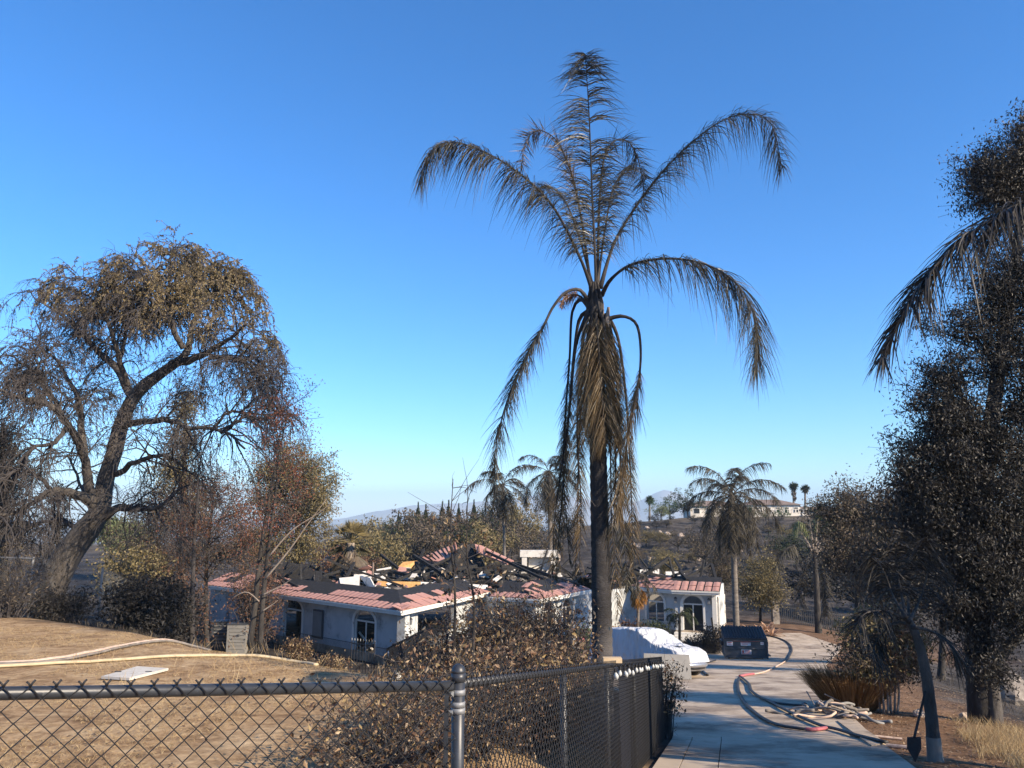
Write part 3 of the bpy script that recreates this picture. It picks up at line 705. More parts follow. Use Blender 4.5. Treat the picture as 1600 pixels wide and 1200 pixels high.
# ================================================================ fences
def link_wires(mb, P0, P1, top0, top1, h, r, out, pitch=.072, tips=True):
    """woven zig-zag pickets between two plan points; out = unit vector towards the mesh side"""
    P0 = np.asarray(P0, float); P1 = np.asarray(P1, float); L = np.linalg.norm(P1-P0); dv = (P1-P0)/L
    n = int(L/(pitch/2)); hp = pitch/2; m = int(h/hp)
    k = np.arange(m+1)
    s = (np.arange(n)+.5)*pitch/2
    ph = np.where((k[None]+np.arange(n)[:, None]) % 2 == 0, -1, 1)
    S = s[:, None]+ph*pitch/4*1.02
    S = S+rng.normal(0, .0012, S.shape)
    Zt = top0+(top1-top0)*(S/L)
    Z = Zt-k[None]*hp
    o = ph*r*.9
    XY = P0[None, None]+S[..., None]*dv
    P = np.stack([XY[..., 0]+out[0]*o, XY[..., 1]+out[1]*o, Z], -1)
    mb.tubes(P, r, 4, cap=False)
    if tips:   # twisted selvage above the rail
        tS = s[::2]-.25*pitch; n = len(tS); T = []
        for dS, dz in ((-.007, .006), (.008, .009)):
            q = np.stack([tS+dS*0-.0, tS+dS*.5, tS+dS*1.6], 1); zz = np.stack([np.zeros(n), np.full(n, .010), np.full(n, dz+.012)], 1)
            zt = (top0+(top1-top0)*(tS/L))[:, None]+zz
            xy = P0[None, None]+q[..., None]*dv
            T.append(np.stack([xy[..., 0], xy[..., 1], zt], -1))
        mb.tubes(np.concatenate(T), r*1.25, 4)
def fence(name, label, pts, tops, post_r, rail_r, h, wire_r, posts, side, pmat, wmat, caps=True, group=None, pitch=.072, mesh_off=None, bottom=True):
    P = [np.asarray(p, float) for p in pts]
    g = hz(*P[0]); root = thing(name, (P[0][0], P[0][1], tops[0]-h), label, 'fence', group)
    for (a, b, ta, tb) in zip(P[:-1], P[1:], tops[:-1], tops[1:]):
        dv = (b-a)/np.linalg.norm(b-a); n = np.array([-dv[1], dv[0]])*side; oa = a+n*(rail_r+wire_r*2); ob = b+n*(rail_r+wire_r*2)
        if rail_r: MB().tubes([[*a, ta], [*((a+b)/2), (ta+tb)/2], [*b, tb]], rail_r, 14).build('top_rail', pmat, root, smooth=True)
        mb = MB(); link_wires(mb, oa, ob, ta+.022, tb+.022, h-.02, wire_r, n, pitch); mb.build('wire_mesh', wmat, root, kind='stuff', smooth=True)
    for (x, y, zt, r) in posts:
        gz = hz(x, y)-.15
        po = MB().tubes([[x, y, gz], [x, y, (gz+zt)/2], [x, y, zt]], r, 16).build('post', pmat, root, smooth=True)
        if caps:
            a = np.linspace(0, math.pi/2, 5); MB().tubes(np.stack([np.full(5, x), np.full(5, y), zt-.02+np.sin(a)*r*1.0], 1), np.maximum(np.cos(a), .03)*r*1.12, 16).build('post_cap', pmat, po, smooth=True)
    return root
CPOST = np.array([-.225, 3.4])
leftA = np.array([-3.30, 1.4709]); zl0 = -.715+.165*np.linalg.norm(leftA-CPOST)/1.694
fl = fence('chain_link_fence', 'black chain link fence across the brown lawn, nearest the camera', [leftA, CPOST+(leftA-CPOST)/np.linalg.norm(leftA-CPOST)*.03], [zl0, -.715], .03, .0205, 1.25, .0029, [(leftA[0], leftA[1], zl0+.03, .03)], -1, M['railpaint'], M['wire'])
# corner post with its bands belongs to the same run
def corner_post(root):
    x, y = CPOST; gz = hz(x, y)-.1
    po = MB().tubes([[x, y, gz], [x, y, -1.2], [x, y, -.66]], .0275, 20).build('corner_post', M['railpaint'], root, smooth=True)
    a = np.linspace(0, math.pi/2, 7); MB().tubes(np.stack([np.full(7, x), np.full(7, y), -.665+np.sin(a)*.036], 1), np.maximum(np.cos(a), .02)*.031, 20).build('post_cap', M['railpaint'], po, smooth=True)
    MB().tubes([[x, y, -.70], [x, y, -.665]], .031, 20).build('cap_skirt', M['railpaint'], po, smooth=True)
    for k, z in enumerate((-.742, -.790, -.815)):
        b = MB().tubes([[x, y, z-.011], [x, y, z+.011]], .030, 20).build('tension_band', M['galv'], po, smooth=True)
    MB().tubes([[x-.05, y-.03, -.815], [x-.02, y-.035, -.815]], .008, 8).build('bolt', M['galv'], po)
    MB().tubes([[x-.045, y-.01, -.745], [x-.02, y-.03, -.745]], .012, 8).build('rail_end', M['galv'], po)
    MB().beam([x-.045, y-.045, -.72], [x-.045, y-.045, -1.95], .006, .018).build('tension_bar', M['railpaint'], po)
corner_post(fl)
FE = np.array([2.39, 13.0]); fdir = (FE-CPOST)/np.linalg.norm(FE-CPOST)
rt = lambda y: -.715-.1693*(y-3.4)
fx = lambda y: CPOST[0]+.2724*(y-3.4)
fr = fence('chain_link_fence', 'black chain link fence running downhill beside the driveway, hung with bulbs', [CPOST+fdir*.03, FE], [-.715, rt(13.0)], .024, .0205, 1.25, .0026, [(fx(y), y, rt(y)+.02, .024) for y in (5.5, 7.4, 9.4, 11.3, 13.0)], -1, M['railpaint'], M['wire'])
# privacy screen on the far stretch: sagging cloth behind the wires
def screen():
    ys = np.linspace(8.45, 12.95, 70); zs = np.linspace(0, 1, 12); n = np.array([-fdir[1], fdir[0]])
    X = []
    for y in ys:
        for q in zs:
            w = .018*math.sin(y*23)*q+.012*math.sin(y*51+1)*(q)
            p = np.array([fx(y), y])+n*(.045+w)
            X.append([p[0], p[1], rt(y)-.005-1.16*q-.012*abs(math.sin(y*5))*(1-q)])
    m = len(zs); i, j = np.meshgrid(np.arange(len(ys)-1), np.arange(m-1), indexing='ij')
    mb = MB(); mb.add(X, np.stack([i*m+j, i*m+j+1, (i+1)*m+j+1, (i+1)*m+j], -1).reshape(-1, 4)); mb.build('privacy_screen', M['screen'], fr, smooth=True)
screen()
def string_light():
    n = -np.array([-fdir[1], fdir[0]]); ys = np.linspace(7.6, 12.9, 17)
    root = thing('string_light', (fx(7.6), 7.6, rt(7.6)-.05), 'string of white bulbs draped along the top of the driveway fence', 'string light')
    P = []
    for k, y in enumerate(np.linspace(7.5, 12.95, 90)):
        q = np.array([fx(y), y])+n*.035; P.append([q[0], q[1], rt(y)+.012-.03*abs(math.sin((y-7.5)*9))])
    MB().tubes(P, .004, 5).build('cable', M['wire'], root)
    for k, y in enumerate(ys):
        q = np.array([fx(y), y])+n*.05; z = rt(y)-.005-rng.uniform(0, .03); tl = rng.normal(0, .012, 2)
        a = np.linspace(0, 1, 9); pr = np.array([.010, .014, .02, .027, .031, .031, .026, .016, .002])*.72
        b = MB().tubes(np.stack([q[0]+tl[0]*a, q[1]+tl[1]*a, z-.03-.07*a], 1), pr, 10).build('bulb', M['bulb'], root, smooth=True)
        MB().tubes([[q[0], q[1], z], [q[0], q[1], z-.034]], .012, 8).build('socket', M['wire'], b)
string_light()
# fence along the crest of the lawn, galvanised posts
cp = [(-22.0, 29.2), tuple(at(27, 900, 23.0)[:2]), tuple(at(134, 900, 22.5)[:2]), tuple(at(262, 960, 20.0)[:2])]
crest = [gp(-40, 962)[:2], gp(27, 965)[:2]+np.array([0, .5]), gp(140, 968)[:2]+np.array([0, .6]), gp(262, 986)[:2]+np.array([0, .5])]
tops = [hz(*p)+1.75 for p in crest]
fc = fence('chain_link_fence', 'tall grey chain link fence behind the lawn by the leaning pepper tree', crest, tops, .03, .0, 1.75, .0016, [(p[0], p[1], t+.03, .035) for p, t in zip(crest, tops)], -1, M['galv'], M['galv'], pitch=.072)
MB().tubes([[*crest[0], tops[0]], [*crest[1], tops[1]]], .022, 8).build('top_rail', M['galv'], fc)
c2 = [gp(262, 986)[:2]+np.array([.1, .7]), gp(330, 994)[:2]+np.array([0, .8]), gp(405, 1008)[:2]+np.array([0, .9]), gp(480, 1022)[:2]+np.array([0, .9]), gp(600, 1046)[:2]+np.array([0, .8]), gp(690, 1075)[:2]+np.array([0, .8])]
t2 = [hz(*p)+.95 for p in c2]
fd = fence('chain_link_fence', 'low black chain link fence along the lawn edge in front of the shaded house wall', c2, t2, .02, .014, .95, .0014, [(p[0], p[1], t+.02, .02) for p, t in zip(c2, t2)], -1, M['wire'], M['wire'])
# ================================================================ palms
def frond(rb, lb, pts, t0=.2, Lm=.7, n=120, droop=.55, wd=.016, r0=.028, side=None, plume=.5, fwd=.55, seg=44):
    P = crom(pts, seg); rb.tubes(P, np.linspace(r0, .005, seg)*np.r_[np.linspace(1.5, 1, 6), np.ones(seg-6)], 6)
    T = unit(np.gradient(P, axis=0))
    if side is None:
        c = np.cross(P[seg//2]-P[0], P[-1]-P[seg//2]); 
        side = c if np.linalg.norm(c) > 1e-3 else np.array([0, 1., 0])
    side = unit(side)
    n_all = int(n*1.2)
    for sg in (-1, 1):
        n = n_all
        t = np.sort(rng.uniform(t0, 1, n)); t = t[fbm(t*14+rng.uniform(0, 99), t*0+sg, 3) > -.17]; n = len(t); f = t*(seg-1); i = np.clip(f.astype(int), 0, seg-2); a = (f-i)[:, None]
        b = P[i]*(1-a)+P[i+1]*a; tt = unit(T[i]*(1-a)+T[i+1]*a)
        S = side-tt*(tt@side)[:, None]; S = unit(S); Nn = np.cross(S, tt)
        q = (t-t0)/(1-t0)
        prof = np.interp(q, [0, .08, .3, .6, .9, 1], [.45, .8, 1, .95, .6, .35])
        L = Lm*prof*rng.uniform(.62, 1.18, n)
        d = unit(S*sg*.85+Nn*rng.uniform(-plume, plume, n)[:, None]+tt*(fwd+rng.normal(0, .12, n))[:, None]+rng.normal(0, .10, (n, 3)))
        s = np.array([0, .25, .5, .75, 1.0])
        dr = droop*rng.uniform(.6, 1.4, n)
        C = b[:, None]+L[:, None, None]*(d[:, None]*s[None, :, None])
        C[..., 2] -= L[:, None]*dr[:, None]*(s[None]**2)
        C += (rng.normal(0, .03, (n, 1, 3))*(s[None, :, None]**2))*L[:, None, None]
        W = np.cross(d, rng.normal(0, 1, (n, 3))); W = unit(W*.6+tt*.8); wv = wd*np.array([.8, 1, .85, .55, .12])
        V = np.stack([C-W[:, None]*wv[None, :, None]/2, C+W[:, None]*wv[None, :, None]/2], 2).reshape(n, 10, 3)
        o = np.arange(n)[:, None, None]*10; qd = np.array([[2*k, 2*k+1, 2*k+3, 2*k+2] for k in range(4)])
        lb.add(V.reshape(-1, 3), (o+qd[None]).reshape(-1, 4))
def build_frond(root, pts, lm, rm, label=None, **k):
    rb, lb = MB(), MB(); frond(rb, lb, pts, **k)
    o = rb.build('frond', rm, root, smooth=True); lb.build('leaflets', lm, o)
    return o
def ringed_trunk(pts, r0, r1, seg, n=18, ring=.14, amp=.03, bulge=None):
    P = crom(pts, seg); L = np.linalg.norm(np.diff(P, axis=0), axis=1).sum(); s = np.linspace(0, L, seg)
    r = r0+(r1-r0)*(s/L)
    ph = (s/ring) % 1.0; r = r*(1+amp*(ph*2-1))*(1+.03*fbm(s*1.3, s*0, 3)*2)
    if bulge: r = r*(1+bulge*np.exp(-s/.35))
    return MB().tubes(P, r, n)
PY = 16.0
def big_palm():
    g = onground(942, PY); root = thing('queen_palm', g, 'tallest palm, scorched, with black trunk and drooping fronds beside the driveway', 'palm tree')
    tp = lambda x, y, dy=0: at(x, y, PY+dy)
    ringed_trunk([g-[0, 0, .1], tp(941, 1000), tp(938, 850), tp(934, 680), tp(931, 520), tp(930, 470)], .22, .15, 150, ring=.17, amp=.05, bulge=.12).build('trunk', M['palmtrunk'], root, smooth=True)
    # crownshaft of split leaf bases
    for k in range(9):
        a = k*2.4; o = np.array([math.cos(a), math.sin(a), 0])
        b = tp(930, 498)+o*.12; MB().tubes(crom([b, b+[0, 0, .35]+o*.02, b+np.array([0, 0, .8])-o*.06], 6), np.linspace(.075, .02, 6), 7).build('leaf_base', M['barkpale' if k % 3 == 0 else 'barkburnt'], root, smooth=True)
    MB().tubes([tp(947, 520, -.2), tp(949, 495, -.2), tp(951, 480, -.22)], [.06, .05, .03], 7).build('broken_stub', M['barkpale'], root)
    X = np.array([1., .15, 0]); pal, tan = M['l_palm'], M['l_palmtan']; rk = M['barkburnt']
    F = [
     ([(932,462,0),(929,380,0),(925,300,.1),(921,190,-.2),(916,110,-.7),(914,84,-1.3)], pal, dict(side=X, t0=.16, n=460, Lm=1.15, droop=.72, plume=.8)),
     ([(926,455,0),(905,400,-.2),(862,320,-.5),(805,266,-.8),(745,232,-1.0),(700,222,-1.1),(672,238,-1.2),(656,285,-1.2)], pal, dict(t0=.15, n=367, Lm=0.83, droop=.95)),
     ([(938,450,0),(962,375,.2),(1010,300,.5),(1062,240,.8),(1122,192,1.0),(1170,178,1.1),(1206,196,1.2),(1222,262,1.2)], pal, dict(t0=.16, n=385, Lm=0.90, droop=.85)),
     ([(940,462,0),(955,436,-.3),(988,413,-.7),(1045,404,-1.1),(1105,414,-1.4),(1152,445,-1.6),(1180,500,-1.7),(1182,578,-1.7)], pal, dict(t0=.16, n=402, Lm=0.92, droop=.85)),
     ([(924,455,.2),(908,340,.7),(890,262,1.1),(866,216,1.4),(838,204,1.6),(820,226,1.7),(815,262,1.7)], tan, dict(t0=.38, n=262, Lm=0.60, droop=.12, plume=.9)),
     ([(934,455,.2),(936,330,.6),(944,248,.8),(964,218,1.0),(988,228,1.1),(1003,275,1.2),(1008,330,1.2)], pal, dict(t0=.35, n=262, Lm=0.57, droop=.3, plume=.9)),
     ([(933,455,.3),(945,360,1.2),(960,290,2.2),(985,260,3.2),(1010,280,4.0)], pal, dict(t0=.3, n=210, Lm=0.69, droop=.6)),
     ([(928,455,.3),(905,370,1.2),(880,310,2.2),(850,290,3.2),(830,320,3.8)], pal, dict(t0=.3, n=210, Lm=0.69, droop=.6)),
     ([(921,474,0),(906,453,-.2),(884,457,-.3),(864,480,-.4),(848,512,-.5),(816,570,-.6),(788,640,-.7),(774,705,-.7),(772,765,-.7)], pal, dict(t0=.28, n=367, Lm=0.57, droop=.55, fwd=.8)),
     ([(921,482,0),(908,468,.2),(894,488,.4),(890,560,.5),(884,640,.5),(880,720,.5),(884,800,.5),(890,880,.5)], pal, dict(t0=.28, n=192, Lm=0.35, droop=.6, fwd=.9)),
     ([(945,500,0),(972,494,-.1),(994,506,-.2),(1001,545,-.3),(998,595,-.3),(986,655,-.3),(974,730,-.3),(966,810,-.3)], tan, dict(t0=.36, n=367, Lm=0.60, droop=.5, fwd=.85)),
     ([(927,480,-.2),(924,500,-.34),(926,560,-.36),(930,610,-.38),(936,660,-.38),(938,690,-.36)], pal, dict(side=X, t0=.08, n=455, Lm=0.63, droop=.9, fwd=.9, plume=.4)),
     ([(938,485,-.2),(944,510,-.32),(950,570,-.34),(954,630,-.34),(956,680,-.32)], tan, dict(side=X, t0=.1, n=420, Lm=0.63, droop=.9, fwd=.9, plume=.4)),
     ([(922,485,-.1),(912,520,-.2),(905,600,-.24),(902,690,-.26),(908,790,-.26),(905,890,-.26)], tan, dict(side=X, t0=.15, n=201, Lm=0.33, droop=.9, fwd=.9)),
     ([(920,485,.1),(900,540,.3),(890,640,.4),(876,740,.4),(866,820,.4),(864,890,.4)], tan, dict(side=X, t0=.4, n=157, Lm=0.33, droop=.9, fwd=.9)),
     ([(948,490,.1),(962,560,.2),(968,660,.2),(970,760,.2),(976,850,.2),(982,920,.2)], pal, dict(side=X, t0=.42, n=201, Lm=0.39, droop=.9, fwd=.9)),
     ([(946,490,.1),(958,600,.1),(962,720,.0),(960,850,-.1),(966,960,-.1)], tan, dict(side=X, t0=.5, n=131, Lm=0.28, droop=.9, fwd=.9)),
     ([(921,480,.1),(910,466,.2),(898,460,.3),(884,464,.3),(876,478,.3)], M['l_agave'], dict(t0=.3, n=157, Lm=0.25, droop=.3, plume=.8)),
     ([(930,490,-.25),(934,530,-.40),(938,590,-.42),(943,650,-.42),(946,690,-.40)], tan, dict(side=X, t0=.05, n=300, Lm=.62, droop=.9, fwd=.9, plume=.5)),
     ([(924,490,-.25),(918,540,-.36),(914,600,-.38),(914,650,-.38),(914,690,-.36)], tan, dict(side=X, t0=.1, n=220, Lm=.36, droop=.9, fwd=.9, plume=.5)),
     ([(945,495,-.1),(955,560,-.2),(962,640,-.22),(964,700,-.22)], pal, dict(side=X, t0=.15, n=220, Lm=.30, droop=.9, fwd=.9, plume=.5)),
     ([(921,485,.2),(905,500,.5),(896,560,.7),(888,660,.8),(880,760,.8),(872,850,.8),(868,905,.8)], tan, dict(side=X, t0=.3, n=190, Lm=.30, droop=.9, fwd=.9)),
     ([(921,485,.2),(912,520,.4),(908,620,.5),(904,720,.5),(902,820,.5),(898,915,.5)], pal, dict(side=X, t0=.3, n=150, Lm=.26, droop=.9, fwd=.9)),
     ([(948,492,.2),(966,530,.4),(978,620,.5),(984,720,.5),(988,820,.5),(990,900,.5)], tan, dict(side=X, t0=.45, n=170, Lm=.28, droop=.9, fwd=.9)),
     ([(946,492,-.1),(952,600,-.2),(954,720,-.2),(956,820,-.2),(962,900,-.2)], pal, dict(side=X, t0=.5, n=110, Lm=.24, droop=.9, fwd=.9)),
    ]
    for pts, lm, kw in F: build_frond(root, [tp(*p) for p in pts], lm, rk, wd=.015, r0=.036, **kw)
big_palm()
def auto_fronds(root, c, n, length, lm, rm, e_hi=80, e_lo=-55, seed=1, Lm=.6, nl=70, wd=.03, bend=95, skip=None, r0=.03):
    r = np.random.default_rng(seed)
    for k in range(n):
        az = k*2.39996+r.uniform(-.3, .3); e0 = R(e_hi+(e_lo-e_hi)*((k+.5)/n)**.9); L = length*r.uniform(.85, 1.1)
        p = np.array(c, float); pts = [p.copy()]; m = 9
        for s in range(m):
            e = e0-R(bend)*((s+.5)/m)**1.25; e = max(e, R(-88))
            p = p+np.array([math.cos(az)*math.cos(e), math.sin(az)*math.cos(e), math.sin(e)])*L/m; pts.append(p.copy())
        build_frond(root, pts, lm, rm, t0=.18, Lm=Lm, n=nl, droop=.8, wd=wd, r0=r0, seg=22, plume=.5)
def palm(px, Y, crown_y, cpx, r, n, flen, label, lm, rm='barkburnt', tm='palmtrunkgrey', seed=1, name='queen_palm', base=None, **kw):
    g = onground(px, Y) if base is None else np.asarray(base, float); root = thing(name, g, label, 'palm tree'); c = at(cpx, crown_y, Y)
    ringed_trunk([g-[0, 0, .1], g*.5+c*.5+[0, 0, 0], c], r, r*.72, 70, 12, ring=.25, amp=.03, bulge=.15).build('trunk', M[tm], root, smooth=True)
    auto_fronds(root, c, n, flen, lm, M[rm], seed=seed, **kw)
    return root, c
palm(1152, 48.5, 775, 1143, .21, 27, 3.8, 'grey trunked palm rising behind the blue dumpster', M['l_palmback'], seed=3, wd=.035, nl=100, Lm=.78, e_hi=86, e_lo=-70)
palm(790, 71, 758, 786, .16, 17, 3.6, 'dry palm behind the roof rubble, left of the pair', M['l_palmback'], seed=5, wd=.045, nl=80, Lm=.75, e_lo=-75)
palm(862, 66, 738, 858, .20, 19, 3.7, 'dry palm behind the fireplace, right of the pair', M['l_palmback'], seed=9, wd=.045, nl=80, Lm=.75, e_lo=-80)
# burnt palm on the far verge: few broken stalks
def burnt_palm():
    Y = 58; g = onground(1279, Y); root = thing('queen_palm', g, 'scorched palm with broken upright stalks on the far right verge', 'palm tree')
    c = at(1272, 858, Y); ringed_trunk([g-[0, 0, .1], at(1276, 920, Y), c], .26, .15, 50, 12, ring=.25).build('trunk', M['barkburnt'], root, smooth=True)
    for e in ((1262, 800), (1280, 795), (1290, 835), (1250, 830), (1297, 850)):
        MB().tubes(crom([c-[0, 0, .5], c*.5+np.array(at(*e, Y))*.5+[0, 0, -.1], at(*e, Y)], 6), np.linspace(.12, .03, 6), 6).build('broken_stalk', M['barkpale'], root)
    for pts in ([(1270, 862), (1250, 850), (1225, 862), (1208, 892)], [(1275, 862), (1300, 855), (1325, 870), (1338, 905)], [(1270, 868), (1258, 890), (1250, 930), (1248, 960)], [(1276, 868), (1286, 890), (1290, 930), (1292, 962)]):
        build_frond(root, [at(*p, Y+rng.uniform(-1, 1)) for p in pts], M['l_palmback'], M['barkburnt'], t0=.25, Lm=.75, n=90, droop=1.0, wd=.045, seg=22)
    for pts in ([(1272, 850), (1250, 815), (1240, 830)], [(1276, 850), (1292, 812), (1306, 830)], [(1274, 850), (1275, 800), (1282, 790)]):
        build_frond(root, [at(*p, Y) for p in pts], M['l_palegreen'], M['barkpale'], t0=.25, Lm=.8, n=70, droop=.8, wd=.05, seg=18)
burnt_palm()
# palm just outside the right edge, one frond reaching into view
def edge_palm():
    Y = 7.2; x = 6.9; g = np.array([x, Y, hz(x, Y)]); root = thing('queen_palm', g, 'palm just past the right edge with one long dark frond hanging into view', 'palm tree')
    c = np.array([x, Y, 1.9]); ringed_trunk([g-[0, 0, .1], (g+c)/2, c], .17, .14, 70, 14, ring=.17).build('trunk', M['palmtrunk'], root, smooth=True)
    pts = [c, c+[-.35, .0, .55], at(1630, 318, 7.0), at(1560, 338, 6.9), at(1500, 378, 6.8), at(1450, 430, 6.75), at(1415, 482, 6.7), at(1390, 535, 6.7), at(1378, 562, 6.7)]
    build_frond(root, pts, M['l_euc'], M['barkburnt'], t0=.24, Lm=.50, n=420, droop=.70, wd=.016, r0=.03, plume=.7, fwd=.95)
    pts = [c, c+[.1, -.1, .8], c+[.8, -.4, 2.0], c+[1.9, -.8, 2.6], c+[2.9, -1.2, 2.0]]; build_frond(root, pts, M['l_palm'], M['barkburnt'], t0=.25, Lm=.7, n=100, droop=.9)
    pts = [c, c+[.3, .3, .7], c+[1.4, 1.0, 1.2], c+[2.4, 1.6, .5], c+[2.9, 1.9, -.7]]; build_frond(root, pts, M['l_palm'], M['barkburnt'], t0=.25, Lm=.7, n=100, droop=.9)
edge_palm()
# small palm in front of the right wing, orange dead skirt
def small_palm():
    Y = 50; g = onground(994, Y); root = thing('young_palm', g, 'thin young palm with orange dead skirt against the right wing wall', 'palm tree')
    c = at(996, 905, Y); ringed_trunk([g-[0, 0, .1], at(997, 960, Y), c], .11, .08, 40, 10, ring=.2).build('trunk', M['palmtrunkgrey'], root, smooth=True)
    auto_fronds(root, c, 9, 1.6, M['l_palmback'], M['barkpale'], e_hi=75, e_lo=-20, seed=21, Lm=.4, nl=40, wd=.04)
    auto_fronds(root, c-[0, 0, .5], 8, 1.2, M['l_orange'], M['twigtan'], e_hi=-20, e_lo=-60, seed=22, Lm=.35, nl=50, wd=.05)
small_palm()
def sago(px, py, Y, s, label, lm, seed, base=None):
    g = onground(px, Y); c = at(px, py, Y); root = thing('small_palm', g, label, 'palm tree')
    MB().tubes([g-[0, 0, .05], (g+c)/2, c], [.10, .09, .08], 8).build('trunk', M['barkburnt'], root, smooth=True)
    auto_fronds(root, c, 10, s, lm, M['barkburnt'], e_hi=70, e_lo=-10, seed=seed, Lm=.3, nl=40, wd=.035)
sago(1062, 962, 51.5, 1.3, 'small drooping palm beside the white steps of the right wing', M['l_darkgreen'], 31)
# fan palm on the slope behind the left wing
def fan_palm():
    Y = 66; g = onground(541, Y); root = thing('fan_palm', g, 'stout leaning fan palm with pale green head behind the left wing', 'palm tree')
    c = at(548, 848, Y); ringed_trunk([at(536, 925, Y), at(540, 900, Y), at(546, 870, Y), c], .42, .34, 30, 12, ring=.3, amp=.06).build('trunk', M['barkpale'], root, smooth=True)
    for nm, lm, n, e0, e1, ln in (('green_head', 'l_gold', 30, -25, 85, 2.0), ('dead_skirt', 'l_grey', 40, -86, -50, 2.6)):
        mb = MB()
        for k in range(n):
            az = rng.uniform(0, 6.28); e = R(rng.uniform(e0, e1)); dv = np.array([math.cos(az)*math.cos(e), math.sin(az)*math.cos(e), math.sin(e)])
            q = c+dv*ln*.5; m = 22; fan = np.linspace(-1.1, 1.1, m); S = unit(np.cross(dv, [0, 0, 1.])); 
            D = np.cos(fan)[:, None]*dv+np.sin(fan)[:, None]*S-np.array([0, 0, .25])
            mb.leaves(q+D*ln*.28, D, np.repeat(np.cross(S, dv)[None], m, 0), ln*.6, .10)
            mb.tubes([c, q], .03, 4)
        mb.build(nm, M[lm], root)
fan_palm()
# ================================================================ trees
def grow_paths(start, d0, L, K, droop, wob, up=0):
    """B curved paths of K points; droop pulls down along the way"""
    B = len(start); P = np.zeros((B, K, 3)); P[:, 0] = start; d = unit(d0).copy(); st = (np.asarray(L)/(K-1))[:, None]
    for k in range(1, K):
        P[:, k] = P[:, k-1]+d*st
        d = unit(d+rng.normal(0, wob, (B, 3))+np.array([0, 0, -1.])*np.asarray(droop).reshape(-1, 1)*(k/K)+np.array([0, 0, up]))
    return P
def leafy_tree(name, label, cat, base, trunk, r, blobs, leaf, lm, bark='barkgrey', nper=40, csig=.30, group=None, droop=.3, twigs=True, sparse=1.0, limb_r=.35):
    """blobs: (centre, (rx, ry, rz), clumps)"""
    root = thing(name, base, label, cat, group); T = crom([base-np.array([0, 0, .15]), *trunk], 24)
    MB().tubes(T, np.linspace(r, r*.35, 24)*np.r_[np.linspace(1.35, 1, 5), np.ones(19)], 9).build('trunk', M[bark], root, smooth=True)
    br = MB(); lb = {}
    lms = lm if isinstance(lm, list) else [lm]
    for bi, (c, rad, nc) in enumerate(blobs):
        c = np.asarray(c, float); rad = np.asarray(rad, float)
        zt = T[:, 2]; k = int(np.clip(np.searchsorted(zt, c[2]-np.linalg.norm(c[:2]-T[-1][:2])*.6-rad[2]*.4), 4, 23)); s = T[k]
        mid = s*.5+c*.5+np.array([0, 0, .12*np.linalg.norm(c-s)])+rng.normal(0, .06*np.linalg.norm(c-s), 3)
        lr = r*limb_r*(1-.5*k/24)
        br.tubes(crom([s, mid, c], 9), np.linspace(lr, lr*.3, 9), 6)
        u = unit(rng.normal(0, 1, (nc, 3)))*(rng.random((nc, 1))**(1/2.0))*rng.choice([.8, 1.0, 1.22], (nc, 1)); C = c+u*rad
        a0 = crom([s, mid, c], 9)[rng.integers(3, 9, nc)]
        m2 = a0*.5+C*.5+rng.normal(0, .08, (nc, 3))*rad.mean()
        br.tubes(np.stack([a0, a0*.25+m2*.5+C*.25, m2*.4+C*.6, C], 1), np.linspace(lr*.28, .006, 4)[None], 4)
        n = int(nper*sparse); sig = csig*rng.uniform(.6, 1.3, (nc, 1, 1))
        Lc = (C[:, None]+rng.normal(0, 1, (nc, n, 3))*sig*np.array([1, 1, .8])).reshape(-1, 3)
        D = rng.normal(0, 1, Lc.shape)-np.array([0, 0, droop*2]); N = rng.normal(0, 1, Lc.shape)
        sc_ = rng.uniform(.6, 1.3, len(Lc))
        key = lms[bi % len(lms)]; lb.setdefault(key, MB()).leaves(Lc, D, N, leaf[0]*sc_, leaf[1]*sc_)
        if twigs:
            q = rng.random(len(Lc)) < .12; e = Lc[q]; j = np.nonzero(q)[0]//n
            br.tubes(np.stack([C[j], (C[j]+e)/2-[0, 0, .02], e], 1), np.array([[.006, .004, .003]])*max(1, leaf[0]/.09), 3, cap=False)
    br.build('branches', M[bark], root, smooth=True)
    for key, mb in lb.items(): mb.build('crown', M[key], root)
    return root
def pb(px, py, Y, rx, ry, n, rd=None):
    m = Y*1.0/FPX; return (at(px, py, Y), (rx*m, (rd if rd else (rx+ry)/2)*m, ry*m), n)

